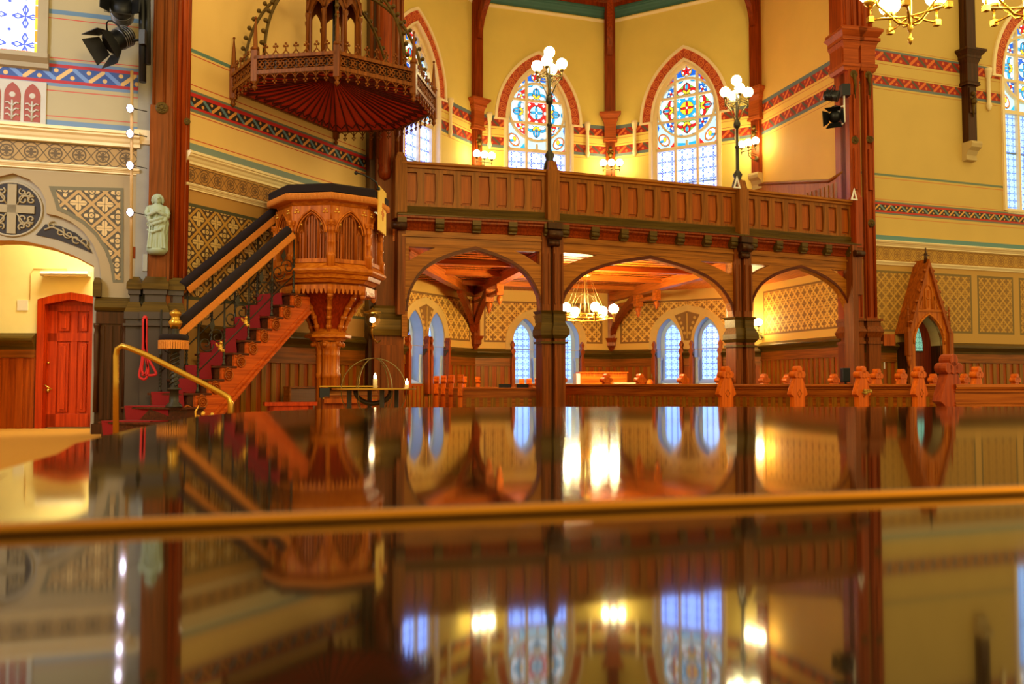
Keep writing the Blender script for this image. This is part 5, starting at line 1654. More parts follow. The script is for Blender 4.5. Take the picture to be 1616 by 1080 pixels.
    for k in range(12):
        a = pi * (k / 11) 
        hb.ball((.052 * cos(a) + .0, .018 + .034 * sin(a), (.90 + .02 * (k % 2)) * s), .020, 6, 0, None, 1, 4)
    hb.ball((0, .008, .950 * s), .064, 12, 0, None, .72, 8)
    for d in (-1, 1):
        hb.tube([(d * .04, -.03, .965 * s), (d * .058, -.02, .93 * s), (d * .064, -.005, .88 * s), (d * .062, .0, .83 * s)], [.018, .022, .024, .012], 8)
    ho = hb.build('hair', M_STATUE, t)
    rm = ho.modifiers.new('remesh', 'REMESH'); rm.mode = 'VOXEL'; rm.voxel_size = .005; rm.use_smooth_shade = True
    MB().lathe([(.0, -.06), (.10, -.05), (.135, -.01), (.135, .02), (.12, .03), (0, .03)], (0, .0, 0), 16).build('base', M_STATUE, t)
statue()

# ------------------------------------------------------------------ stage lights and light strip on the left
def stage_light(p, yaw, tilt, s, label, doors=True):
    T = TR(*p) @ RZ(yaw) @ RX(tilt)
    t = thing('stage_light', label, 'spotlight', T, 'black stage lights on the pillars')
    MB().lathe([(0, .22 * s), (.09 * s, .21 * s), (.13 * s, .14 * s), (.14 * s, -.10 * s), (.15 * s, -.14 * s), (.15 * s, -.16 * s), (.0, -.14 * s)], (0, 0, 0), 18, 0, RX(-pi / 2)).build('housing', M_BLACK, t)
    b = MB()
    for k in range(5): b.lathe([(.142 * s, .0), (.15 * s, .006), (.142 * s, .012)], (0, 0, -.02 - .035 * k), 18, 0, RX(-pi / 2) @ TR(0, 0, .16 * s))
    b.build('cooling_ribs', M_STEEL if doors else M_BLACK, t)
    if doors:
        for k in range(4):
            a = k * pi / 2
            T2_ = RY(a) @ TR(0, -.16 * s, .14 * s) @ RX(radians(38))
            MB().poly([(-.13 * s, 0), (.13 * s, 0), (.19 * s, .22 * s), (-.19 * s, .22 * s)], -.004, .004, (), 0, None, RY(a) @ TR(0, -.16 * s, .14 * s) @ RX(radians(62))).build('barn_door', M_BLACK, t)
    pts = [(-.17 * s, 0, 0)] + [(-.17 * s * cos(a), 0, .0 + .26 * s * sin(a)) for a in [pi * k / 8 for k in range(1, 8)]] + [(.17 * s, 0, 0)]
    MB().tube(pts, .012, 6).build('yoke', M_BLACK, t)
stage_light(P(192, 18, 12.05), radians(20), radians(-10), 1.0, 'upper black stage light with open barn doors on the left pillar')
stage_light(P(188, 62, 12.0), radians(-35), radians(38), 1.0, 'lower black stage light with grey ribs, tilted down, on the left pillar')
stage_light(P(1313, 151, 19.2), radians(60), radians(15), .85, 'upper small black stage light on the tall right pillar', False)
stage_light(P(1319, 184, 19.2), radians(-30), radians(18), .9, 'lower black stage light with flaps on the tall right pillar')
# bracket pole for the left lights
t = thing('lighting_pole', 'black metal pole with clamps carrying the left stage lights', 'pole', TR(*P(225, 60, 12.05)))
a, c = P(225, -60, 12.05), P(225, 130, 12.05)
o = P(225, 60, 12.05)
b = MB().tube([a - o, c - o], .05, 10).tube([a - o + Vector((.07, 0, 0)), c - o + Vector((.07, 0, .25))], .04, 8)
for y, x in ((18, 200), (62, 196)):
    b.tube([P(225, y, 12.05) - o, P(x, y + 4, 12.05) - o], .02, 6)
b.build('pole', M_BLACK, t)
MB().box(-.04, .04, -.05, .05, -.08, .12, 0, TR(*(P(226, 62, 11.98) - o))).build('clamp', M_IRON, t)
t = thing('stage_light_mount', 'thin white bracket holding the small stage lights beside the right pillar', 'bracket', TR(*P(1333, 165, 19.3)))
o = P(1333, 165, 19.3)
MB().tube([P(1335, 140, 19.3) - o, P(1332, 150, 19.25) - o, P(1333, 192, 19.25) - o, P(1326, 199, 19.25) - o], .02, 6).tube([P(1308, 172, 19.25) - o, P(1333, 167, 19.25) - o], .015, 6).build('arm', M_WHITE, t)
MB().box(-.10, .08, -.1, .1, -.12, .14, 0, TR(*(P(1334, 144, 19.3) - o))).build('junction_box', M_BLACK, t)

pl0 = P(208, 108, 12.1)
t = thing('light_strip', 'cream conduit with a row of lit reading lamps, left of the statue pillar', 'light', TR(*pl0))
q = lambda x, y, d=0: P(x, y, 12.1 - d) - pl0
MB().tube([q(208, 112), q(207, 440)], .022, 8).build('conduit', M_TAN, t)
for y in (171, 211, 261, 335):
    h_ = MB().lathe([(.0, .05), (.025, .045), (.05, .0), (.055, -.02), (.045, -.01), (.0, .0)], (0, 0, 0), 12, 0, TR(*q(206, y, .10)) @ RX(radians(-60)))
    h_.tube([q(208, y), q(206, y, .07)], .012, 6).tube([q(209, y, .05), q(232, y + 5, .05)], .007, 6)
    l_ = h_.build('lamp_head', M_IRON, t)
    MB().ball((0, 0, 0), .040, 10, 0, TR(*q(205, y, .15)), 1.3).build('bulb', M_BULB, l_)
# small fittings on the left
def smallbox(name, px, py, Y, sx, sy, sz, mat, label, cat, rz=ADW):
    p = P(px, py, Y)
    return tag(MB().box(-sx / 2, sx / 2, -sy / 2, sy / 2, -sz / 2, sz / 2).build(name, mat, T=TR(*p) @ RZ(rz), bevel=.004), label, cat)
t = thing('emergency_lamp', 'slim white ceiling lamp unit on the yellow passage wall above the red door', 'lamp', PW.at(PW.u(103), -.06, PW.z(103, 433)))
MB().ext([(-.06, -.04), (-.09, -.01), (-.06, .03), (.05, .03), (.05, -.04)], -.36, .36).build('housing', M_WHITE, t)
MB().box(-.30, .30, -.062, -.03, -.048, -.038).build('diffuser', M_WAX, t)
b = MB().tube([(0, .05, .04), (-.02, .05, .09), (-.52, .05, .09), (-.56, .05, .0), (-.57, .05, -.4)], .006, 5); b.build('cable', M_CREAM, t)
_h = PW.hit(36, 482)
tag(MB().box(-.08, .08, -.012, 0, -.08, .08).build('notice', M_WHITE, T=PW.at(_h[0], 0, _h[1])), 'small square white paper notice on the yellow passage wall', 'notice')
smallbox('wall_switch', 210, 399, 12.15, .06, .05, .16, M_POST, 'small dark red wall switch box below the lit reading lamps', 'switch')
smallbox('sensor_box', 229, 415, 12.05, .06, .06, .24, M_STEEL, 'small grey electrical box beside the statue', 'box')
# dark panelled respond left of the column
t = thing('panelled_respond', 'dark panelled wooden pier with olive ledge, left of the red cord', 'panelling', DW.at(DW.u(176), 0))
h = (DW.u(199) - DW.u(150)) / 2
zq = lambda y: DW.z(176, y)
b = MB().box(-h, h, -.12, .05, FLOOR_P, zq(490), 0).box(-h - .03, h + .02, -.16, .05, FLOOR_P, FLOOR_P + .14, 0)
for x in (-h + .06, -h + .16, -h + .26, -h + .36): b.box(x, x + .05, -.14, -.11, FLOOR_P + .2, zq(515), 0)
b.box(-h, h, -.15, .0, zq(512), zq(494), 0)
for x in (-h + .02, h - .02):
    b.lathe([(.035, FLOOR_P + .3), (.03, zq(590)), (.045, zq(530)), (.03, zq(522)), (.05, zq(516)), (.05, zq(512))], (x, -.15, 0), 10, 0)
b.build('panel', M_DARK, t)
b = MB().ext([(.0, zq(492)), (-.17, zq(492)), (-.20, zq(487)), (-.14, zq(476)), (-.05, zq(470)), (.0, zq(470))], -h - .02, h + .06)
b.box(-h - .05, -h + .05, -.12, .06, zq(470), zq(448)); b.frust(-h - .05, -h + .05, -.12, .06, zq(448), zq(440), -.02, -.03)
b.build('ledge', M_OLIVE, t)
# painted pictures of the door wall, all on the wall surface
b = MB()
sp = pl([(77, 294), (195, 297), (195, 446), (178, 446), (174, 420), (165, 395), (150, 372), (130, 353), (108, 340), (90, 332), (85, 314)])
b.poly(sp, -.006, .0)
s2 = pl([(88, 300), (190, 302), (190, 442), (182, 442), (179, 418), (170, 392), (154, 368), (134, 349), (111, 335), (95, 327), (91, 313)])
b.poly(s2, -.010, -.006, (), 1)
mdp, _nt, _bb = new_mat('spandrel_diaper'); _u, _v = uvs(_nt)
_nt.links.new(pat_diaper(_nt, _u, _v, .34, '4a3c20', 'd0ac6c', 'b48c4c').k, _bb.inputs['Base Color'])
b.build('wall_painting_spandrel', [M_OLPAINT, mdp], T=DW.T, kind='structure')
b = MB()
cc = DW.hit(19, 330, .06); rr_ = .37
b.lathe([(0, .0), (rr_, .0), (rr_, .02), (0, .02)], (0, 0, 0), 40, 0, TR(cc[0], .07, cc[1]) @ RX(pi / 2), False)
for w_, h_ in ((.055, .34), (.28, .055)): b.box(cc[0] - w_, cc[0] + w_, .03, .06, cc[1] - h_, cc[1] + h_, 1)
b.tube([(cc[0] + rr_ * cos(a), .06, cc[1] + rr_ * sin(a)) for a in [2 * pi * k / 40 for k in range(40)]], .018, 6, 2, True)
for sx in (-1, 1):
    for sz in (-1, 1):
        for j, (r0, ox, oz) in enumerate(((.075, .14, .13), (.055, .24, .13), (.05, .13, .24), (.04, .20, .22))):
            sp = []
            for k in range(16):
                a = k / 15 * 2.2 * pi + j; r = r0 * (1 - k / 20)
                sp.append((cc[0] + sx * (ox + r * cos(a)), .045, cc[1] + sz * (oz + r * sin(a))))
            b.tube(sp, .013, 5, 1)
        b.tube([(cc[0] + sx * .06, .045, cc[1] + sz * .06), (cc[0] + sx * .14, .045, cc[1] + sz * .18), (cc[0] + sx * .26, .045, cc[1] + sz * .20)], .012, 5, 1)
lf = [DW.hit(x, y, .07) for x, y in ((57, 371), (72, 354), (95, 357), (120, 368), (136, 382), (146, 400), (120, 389), (90, 378))]
b.poly(lf, .055, .068)
fx = [DW.hit(x, y, .05) for x, y in ((70, 363), (82, 358), (95, 364), (108, 373), (120, 376), (132, 385), (141, 394))]
b.tube([(u_, .05, z_) for u_, z_ in fx], .014, 5, 1)
for i, (u_, z_) in enumerate(fx):
    sp = []
    for k in range(14):
        a = k / 13 * 2 * pi + i; r = .06 * (1 - k / 18)
        sp.append((u_ + r * cos(a) * (1 if i % 2 else -1), .05, z_ + .02 * (1 if i % 2 else -1) + r * sin(a)))
    if 0 < i < 6: b.tube(sp, .011, 5, 1)
b.build('wall_painting_cross', [M_DKPAINT, M_SCROLL, M_GREYP], T=DW.T, kind='structure')
b = MB()
fz0, fz1 = DW.z(30, 196), DW.z(30, 133); fu1 = DW.u(62)
b.box(fu1 - 2.0, fu1, -.02, .0, fz0 - .05, fz1 + .05)
for px in (8, 40, -24, -56, -88):
    uc = DW.u(px); hw = .10
    a = arcp(hw, (fz0 + fz1) / 2 + .12, 0, 6)
    b.poly([(uc - hw, fz0 + .04)] + [(uc + x, z) for x, z in reversed(a)] + [(uc + hw, fz0 + .04)], -.026, -.02, (), 1)
    b.tube([(uc, -.028, fz0 + .05), (uc, -.028, fz0 + .32)], .014, 5, 0)
    b.lathe([(.03, 0), (.05, .004), (.03, .008)], (0, 0, 0), 10, 0, TR(uc, -.02, fz0 + .40) @ RX(pi / 2))
    for s in (-1, 1):
        for k in range(3):
            b.tube([(uc, -.028, fz0 + .08 + .08 * k), (uc + s * .05, -.028, fz0 + .13 + .08 * k), (uc + s * .085, -.028, fz0 + .12 + .08 * k)], .013, 5, 0)
b.build('wall_painting_leaves', [plain('pale_panel', 'c0b8a8', .7), plain('dull_red_paint', '9c4a3c', .7)], T=DW.T, kind='structure')
# ------------------------------------------------------------------ lamps
def globe(b, p, r=.105): b.ball(p, r, 16, 0, None, 1, 10)
def lamp_post(p, rz, label):
    t = thing('lamp_post', label, 'lamp', TR(p[0], p[1], ZR) @ RZ(rz), 'lamp posts on the gallery rail')
    MB().lathe([(.10, .0), (.12, .05), (.11, .12), (.07, .22), (.10, .30), (.06, .36), (.035, .40), (.035, .85), (.05, .87), (.05, .90), (.03, .92), (.028, 1.28), (.06, 1.30), (.075, 1.36), (.06, 1.42), (.03, 1.46), (.025, 2.02), (.04, 2.06), (.025, 2.10), (.02, 2.16), (.05, 2.18), (.05, 2.2), (0, 2.2)], (0, 0, 0), 12).build('pole', M_IRON, t)
    g = MB(); globe(g, (0, 0, 2.30)); g.build('globe', M_GLOBE, t)
    for k in range(4):
        a = pi / 4 + k * pi / 2 + .25
        x, y = .24 * cos(a), .24 * sin(a)
        arm = MB().tube([(.02 * cos(a), .02 * sin(a), 1.42), (x * .55, y * .55, 1.66), (x, y, 1.80)], .012, 6)
        arm.tube([(.0, 0, 1.84), (x, y, 1.84)], .010, 6).tube([(x, y, 1.74), (x, y, 1.92)], .016, 6).lathe([(.02, 1.90), (.045, 1.93), (.045, 1.95), (.0, 1.95)], (x, y, 0), 10)
        a2 = a + pi / 2
        arm.tube([(x, y, 1.85), (.24 * cos(a2), .24 * sin(a2), 1.85)], .008, 5).tube([(x, y, 1.79), (.24 * cos(a2), .24 * sin(a2), 1.79)], .008, 5)
        for j in range(1, 5):
            q = Vector((x, y, 0)).lerp(Vector((.24 * cos(a2), .24 * sin(a2), 0)), j / 5)
            arm.tube([(q.x, q.y, 1.79), (q.x, q.y, 1.85)], .006, 4)
        ar = arm.build('arm', M_LAMPM, t)
        g = MB(); globe(g, (x, y, 2.05)); g.build('globe', M_GLOBE, ar)
    return t
lamp_post(GP[1], .3, 'tall dark lamp post with five lit globes in front of the blue-petalled window')
lamp_post(GP[2], .55, 'tall dark lamp post with five lit globes right of the red-petalled window')

def sconce(T, label, r=.10):
    t = thing('wall_lamp', label, 'lamp', T, 'three-globe wall lamps')
    b = MB().tube([(-.24, -.34, -.20), (.24, -.34, -.20)], .014, 6)
    b.tube([(0, -.34, -.20), (0, -.33, -.34), (0, -.20, -.42), (0, .0, -.44)], .014, 6).tube([(0, -.34, -.27), (0, 0, -.33)], .010, 6).tube([(0, -.30, -.24), (0, 0, -.27)], .010, 6)
    for j in range(6): b.tube([(0, -.29 + .05 * j, -.34), (0, -.29 + .05 * j, -.26)], .007, 4)
    b.lathe([(.0, .0), (.05, .0), (.06, .02), (.02, .03), (0, .03)], (0, 0, 0), 12, 0, TR(0, 0, -.36) @ RX(pi / 2))
    b.build('bracket', M_LAMPM, t)
    for x in (-.23, 0, .23):
        a = MB().tube([(x, -.34, -.26), (x, -.34, -.12)], .012, 6).lathe([(.02, -.14), (.05, -.11), (.055, -.09), (0, -.09)], (x, -.34, 0), 10).ball((x, -.34, -.20), .025, 6).build('lamp_holder', M_LAMPM, t)
        g = MB(); globe(g, (x, -.34, .0), r); g.build('globe', M_GLOBE, a)
    return t
def wall_T(T, z, rz=0, off=-.2): return T @ TR(0, off, z) @ RZ(rz)
p = P(763, 243, 23.7); sconce(TR(T1[0] + .12, T1[1] - .22, p.z) @ RZ(radians(30)), 'lit three-globe lamp on the wall post left of the blue-petalled window')
p = P(965, 259, 25.2); sconce(TR(T2[0], T2[1] - .22, p.z) @ RZ(radians(-6)), 'lit three-globe lamp on the corner post between the middle windows')
p = P(1183, 227, 23.1); sconce(TR(T3[0] - .12, T3[1] - .2, p.z) @ RZ(radians(-55)), 'lit three-globe lamp beside the right lamp post, with scrolled bracket')
p = P(1195, 509, 23.0); sconce(TR(T3[0] - .02, T3[1] - .1, p.z) @ RZ(radians(-62)), 'lit three-globe wall lamp seen through the right timber arch')

# ring chandelier under the gallery
cc_ = P(923, 500, 19.6)
t = thing('ring_chandelier', 'brass ring chandelier with lit globes hanging under the gallery', 'chandelier', TR(cc_.x, cc_.y, cc_.z))
b = MB()
rr = .50
for r_, z_ in ((rr, -.06), (rr * .98, .02)):
    b.tube([(r_ * cos(2 * pi * k / 32), r_ * sin(2 * pi * k / 32), z_) for k in range(32)], .016, 6, 0, True)
for k in range(24):
    a = 2 * pi * k / 24
    b.tube([(rr * cos(a), rr * sin(a), -.06), (rr * cos(a), rr * sin(a), .02)], .009, 4)
b.build('ring', M_BRASS, t)
b = MB()
b.lathe([(.03, .88), (.14, .90), (.16, .94), (.14, .97), (.03, .99), (.0, .99)], (0, 0, 0), 16)
b.build('cap', M_BRASS, t)
b = MB()
for k in range(6):
    a = 2 * pi * k / 6 + .2
    b.tube([(rr * cos(a), rr * sin(a), 0), (.12 * cos(a), .12 * sin(a), .9)], .005, 5)
    b.tube([(rr * cos(a), rr * sin(a), .0), (.2 * cos(a), .2 * sin(a), .45), (0, 0, .52)], .005, 5)
b.tube([(0, 0, .1), (0, 0, .9)], .015, 6).tube([(0, 0, .95), (0, 0, GAL_Z - cc_.z)], .01, 6)
b.build('chains', M_LAMPM, t)
for k in range(6):
    a = 2 * pi * k / 6 + radians(-14)
    x, y = .64 * cos(a), .64 * sin(a)
    h_ = MB().tube([(rr * cos(a), rr * sin(a), -.05), (x, y, -.05)], .014, 6).lathe([(.0, -.14), (.02, -.12), (.02, .02), (.05, .05), (.05, .07), (0, .07)], (x, y, 0), 10).build('lamp_holder', M_BRASS, t)
    g = MB(); globe(g, (x, y, .16), .105); g.build('globe', M_GLOBE2, h_)

# nave chandeliers, cut off by the top edge
def big_chandelier(px, py, Y, rz, label):
    p = P(px, py, Y)
    t = thing('nave_chandelier', label, 'chandelier', TR(*p) @ RZ(rz), 'chandeliers at the top right')
    b = MB().lathe([(0, -.34), (.02, -.31), (.03, -.27), (.012, -.25), (.012, -.20), (.03, -.18), (.03, -.12), (.02, -.10), (.02, 1.6), (0, 1.6)], (0, 0, 0), 10)
    b.tube([(.45 * cos(2 * pi * k / 30), .45 * sin(2 * pi * k / 30), .55) for k in range(30)], .018, 6, 0, True)
    b.build('stem', M_BRASS, t)
    for k in range(5):
        a = 2 * pi * k / 5 + .3
        c_, s_ = cos(a), sin(a)
        r = .17 if k % 2 else .42
        r = .40
        arm = MB().tube([(0, 0, -.12), (c_ * r * .3, s_ * r * .3, -.09), (c_ * r * .8, s_ * r * .8, .12), (c_ * r * 1.15, s_ * r * 1.15, .52)], .014, 6)
        arm.tube([(0, 0, -.03), (c_ * r, s_ * r, -.03)], .014, 6).box(c_ * r - .03, c_ * r + .03, s_ * r - .03, s_ * r + .03, -.06, .0)
        arm.tube([(c_ * r, s_ * r, -.03), (c_ * r, s_ * r, .12)], .013, 6).lathe([(.015, .10), (.06, .14), (.07, .17), (0, .17)], (c_ * r, s_ * r, 0), 12)
        a_ = arm.build('arm', M_BRASS, t)
        g = MB(); globe(g, (c_ * r, s_ * r, .27), .115); g.build('globe', M_GLOBE, a_)
big_chandelier(1436, 22, 9.3, .12, 'brass chandelier with lit globes at the top edge, right of the tall pillar')
big_chandelier(1618, 8, 9.0, .3, 'brass chandelier with scrolled arms and lit globes in the top right corner')

# lamp with clear globe on the dark pillar behind the pulpit
p = P(588, 505, 15.6)
t = thing('wall_lamp', 'single glass globe lamp on a curled brass arm behind the pulpit', 'lamp', TR(*p))
_m, _n, _b = new_mat('clear_glass'); _b.inputs['Transmission Weight'].default_value = 1.0; _b.inputs['Roughness'].default_value = .05; _b.inputs['Base Color'].default_value = (1, .85, .6, 1); _b.inputs['IOR'].default_value = 1.1
MB().ball((0, 0, 0), .13, 16).build('globe', _m, t)
MB().ball((0, 0, 0), .045, 10).build('bulb', glow('small_bulb', (1, .78, .5, 1), 60), t)
MB().lathe([(0, .22), (.02, .2), (.05, .17), (.15, .14), (.16, .12), (.0, .12)], (0, 0, 0), 16).tube([(0, 0, -.13), (-.02, 0, -.2), (.0, .05, -.32), (.06, .15, -.40), (.10, .25, -.36)], .016, 6).lathe([(0, -.15), (.04, -.14), (.05, -.11), (0, -.11)], (0, 0, 0), 10).build('bracket', M_BRASS, t)

# hidden lamp washing the ledge behind the pulpit stem is the bulb above

# ------------------------------------------------------------------ candle globe
gc = Vector((P(590, 615, 11.0).x, 11.0, 0))
zr_ = P(590, 614, 11.0).z
t = thing('candle_stand', 'wrought iron globe shaped candle stand with a wide ring shelf', 'candle stand', TR(gc.x, gc.y, FLOOR_P))
zr_ -= FLOOR_P
b = MB()
R_ = .50
for r_, q_ in ((R_, .012), (R_ * .8, .010)):
    b.tube([(r_ * cos(2 * pi * k / 40), r_ * sin(2 * pi * k / 40), zr_) for k in range(40)], q_, 6, 0, True)
b.lathe([(R_ * .76, -.004), (R_ * 1.04, -.004), (R_ * 1.04, .006), (R_ * .76, .006)], (0, 0, zr_), 40, 0, None, False)
b.build('ring_shelf', M_BRASS, t)
b = MB()
for a in (.2, 1.25, 2.3):
    pts = [(.40 * sin(g) * cos(a), .40 * sin(g) * sin(a), zr_ - .02 + .40 * cos(g)) for g in [2 * pi * k / 36 for k in range(36)]]
    b.tube(pts, .006, 5, 0, True)
b.build('globe_hoops', M_LAMPM, t)
b = MB()
for a in (.5, 1.9, 3.4, 5.2):
    b.box(.30 * cos(a) - .025, .30 * cos(a) + .025, .30 * sin(a) - .025, .30 * sin(a) + .025, 0, zr_)
b.tube([(.22 * cos(g), -.05, zr_ - .02 + .16 * sin(g)) for g in [pi + pi * k / 12 for k in range(13)]], .03, 6)
b.build('legs_frame', M_IRON, t)
def candle(px, py, Y, label, h=.10):
    p = P(px, py, Y)
    t = thing('candle', label, 'candle', TR(p.x, p.y, FLOOR_P + zr_ + .006), 'lit candles on the ring shelf')
    MB().lathe([(.0, 0), (.026, 0), (.026, h), (.02, h + .004), (0, h - .004)], (0, 0, 0), 14).build('wax', M_WAX, t)
    MB().lathe([(.0, h - .002), (.014, h + .01), (.018, h + .03), (.01, h + .055), (0, h + .075)], (0, 0, 0), 10).build('flame', M_FLAME, t)
candle(592, 612, 10.54, 'thick white lit candle on the near side of the ring shelf', .11)
candle(642, 613, 10.94, 'short lit candle at the right end of the ring shelf', .045)

# ------------------------------------------------------------------ things along the diagonal wall
t = thing('heater_screen', 'low perforated metal heater screen under the pulpit stairs', 'heater', DG.at(DG.u(447), -.45, FLOOR_P))
hw = (DG.u(484) - DG.u(409)) / 2 * .62
m_, nt_, b_ = new_mat('perforated_metal'); u_, v_ = uvs(nt_)
f_ = (((u_ * 40).fr() - .5).abs() < .25) * (((v_ * 40).fr() - .5).abs() < .25)
nt_.links.new(mixc(nt_, f_, lin('7a4a1c'), lin('2a1408')).k, b_.inputs['Base Color']); b_.inputs['Roughness'].default_value = .5
zt_ = DG.z(447, 613, -.45) - FLOOR_P
MB().box(-hw, hw, 0, .10, .05, zt_).build('screen', m_, t)
MB().box(-hw - .02, hw + .02, -.02, .12, zt_, zt_ + .025).box(-hw - .02, -hw + .01, -.015, .11, 0, zt_).box(hw - .01, hw + .02, -.015, .11, 0, zt_).build('frame', M_WAINX, t)
q = P(458, 637, 12.6)
t = thing('bench', 'small low red painted bench in front of the heater screen', 'bench', TR(q.x, q.y, FLOOR_P) @ RZ(radians(20)))
hb_ = q.z - FLOOR_P
MB().box(-.36, .36, -.16, .16, hb_ - .03, hb_ + .02).build('seat', M_DOOR, t)
for x in (-.30, .24):
    for y in (-.13, .09): MB().box(x, x + .06, y, y + .05, 0, hb_ - .03).build('leg', M_DOOR, t)
MB().box(-.3, .3, -.13, -.1, hb_ - .10, hb_ - .03).build('apron', M_DOOR, t)
# small keyboard instrument behind the candle stand
q = P(545, 648, 13.2)
t = thing('harmonium', 'brown small organ with closed lid and slanting top behind the candle stand', 'organ', TR(P(548, 640, 13.0).x, 13.0, FLOOR_P) @ RZ(radians(14)))
zk = lambda y: P(548, y, 13.0).z - FLOOR_P
MB().box(-.36, .42, -.1, .35, 0, zk(629)).box(-.34, .42, -.2, .1, zk(636), zk(626)).build('body', M_WAIN, t)
MB().ext([(-.2, zk(626)), (-.22, zk(624)), (-.2, zk(622)), (-.14, zk(622)), (.3, zk(611)), (.36, zk(611)), (.36, zk(626))], -.26, .43).build('slanting_top', wood('organ_wood', 'a8622a', '6e3a14', 'x'), t)
MB().box(-.40, .44, -.05, .36, zk(611), zk(609)).box(-.36, .42, -.20, .05, zk(629), zk(627)).build('lid', M_BRASS, t)
MB().box(-.40, -.26, -.2, .3, zk(628), zk(612)).build('cheek', M_BLACK, t)

# ------------------------------------------------------------------ pews
def pew_end(b, x, y, T, ztop=0.0):
    """carved end: gable with three lobes; plane y-z, thickness along x"""
    z = lambda v: v + ztop
    R = T @ Matrix(((0, 1, 0, 0), (1, 0, 0, 0), (0, 0, 1, 0), (0, 0, 0, 1)))
    pr = [(-.12, 0), (-.12, z(.84)), (-.14, z(.86)), (-.185, z(.885)), (-.17, z(.93)), (-.065, z(1.17)), (.065, z(1.17)), (.17, z(.93)), (.185, z(.885)), (.14, z(.86)), (.12, z(.84)), (.12, 0)]
    pr = [(p + y, q) for p, q in pr]
    b.poly(pr, x - .045, x + .045, (), 0, None, R)
    def lobe(cy_, cz_, r):
        b.poly([(y + cy_ + r * cos(2 * pi * k / 16), z(cz_) + r * sin(2 * pi * k / 16)) for k in range(16)], x - .06, x + .06, (), 0, None, R)
    lobe(-.075, 1.195, .052); lobe(.075, 1.195, .052); lobe(0, 1.27, .058); lobe(0, 1.20, .06)
def pew(a, c, label, scale=1.0, seat=1, far_end=True, near_turn=0.0, endm=None):
    w = Wall(a, c)
    t = thing('pew', label, 'pew', w.T @ Matrix.Diagonal((1, 1, scale, 1)), 'wooden pews of the nave')
    L = w.L
    s = seat
    b = MB().ext([(-.03, .30), (-.03, .99), (-.05, 1.0), (-.06, 1.02), (-.05, 1.045), (.05, 1.045), (.06, 1.02), (.05, 1.0), (.03, .99), (.03, .30)], .04, L - .04)
    for z0, z1, d_ in ((.97, .985, .045), (.865, .88, .04), (.835, .85, .045), (.30, .40, .045)): b.box(.04, L - .04, -d_, d_, z0, z1)
    n = int(L / .16)
    for k in range(n):
        x = .08 + (L - .16) * (k + .5) / n
        b.box(x - .045, x + .045, -.04, .04, .40, .835, 1)
    b.build('backrest', [M_PEW, M_WAINB], t)
    MB().box(.04, L - .04, *( (.03, .42) if s > 0 else (-.42, -.03)), .42, .46).build('seat', M_PEW, t)
    e = MB(); pew_end(e, 0, 0, RZ(near_turn))
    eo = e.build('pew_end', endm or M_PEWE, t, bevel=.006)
    d_ = MB()
    R = RZ(near_turn) @ TR(-.047, 0, .90)
    pts = [(0, .05 * cos(g), .065 * sin(g)) for g in [2 * pi * k / 4 for k in range(4)]]
    d_.tube([R @ Vector(p_) for p_ in pts], .006, 5, 0, True)
    d_.build('carved_diamond', M_PULPD, eo)
    if far_end:
        e = MB(); pew_end(e, L, 0, Matrix.Identity(4), -.07); e.build('pew_end', M_PEWE, t, bevel=.006)
    return t
NEAR = [(1145, 14.0), (1258, 13.9), (1359, 14.0), (1450, 14.1), (1541, 14.3)]
FAR = [(885, 18.0), (957, 18.2), (1010, 18.3), (1078, 18.3), (1137, 18.3)]
PL = ['long pew ending in a carved orange end below the right gallery post', 'pew with carved orange end below the middle of the right timber arch', 'pew with a dried posy on its carved end, before the tall right pillar', 'pew with carved orange end standing before the gabled porch', 'pew whose finial rises above the nearest pew back at the right']
pew0 = None
for (n_, f_, lb) in zip(NEAR, FAR, PL):
    pew(G(*n_), G(*f_), lb)
dirx = Vector((.57, -.82))
FR = [(1206, 18.6), (1243, 18.9), (1316, 18.5), (1372, 18.4), (1422, 18.3), (1473, 18.3), (1522, 18.3), (1602, 18.3)]
FLB = ['finial below the lit wall lamp', 'finial second right of the lit wall lamp', 'finial just left of the loudspeaker', 'finial at the foot of the tall pillar', 'finial left of the porch door', 'finial right of the porch door', 'finial just right of the porch', 'finial nearest the right edge']
for (px, Y), lb in zip(FR, FLB):
    f_ = Vector(G(px, Y)); n_ = f_ + dirx * (4.2 if px > 1250 else 2.6)
    pew(tuple(n_), tuple(f_), 'pew mostly hidden behind nearer rows: ' + lb)
# nearest pew at the right
a = Vector(G(1494, 8.3)); dn = Vector((sin(.32), 1)).normalized()
w_end = a
t = pew(tuple(a + Vector((.02, 0))), tuple(a + Vector((3.4, .25))), 'nearest pew, large carved end darkened as if shaded, back running off the right edge', 1.0, 1, False, radians(-66), wood('shaded_pew_end', 'a8400c', '7c2806', 'z'))  # wood of this end darkened to stand in for its shade
for k, (px, Y, L_) in enumerate(((727, 17.35, 1.75), (712, 18.5, 1.8), (700, 19.7, 1.9), (689, 20.9, 2.0))):
    a = Vector(G(px, Y))
    pew(tuple(a), tuple(a + Vector((L_, -.02))), ('nearest', 'second nearest', 'third nearest', 'farthest')[k] + ' of the four pews seen edge-on below the left timber arch', .93)
for k, (px, Y, lb) in enumerate(((733, 22.0, 'small pew finial just behind the four edge-on pew ends'), (754, 22.4, 'single small pew finial before the wainscot of the left arch'))):
    a = Vector(G(px, Y)); pew(tuple(a), tuple(a + Vector((1.6, .1))), 'far pew under the gallery: ' + lb, .93)
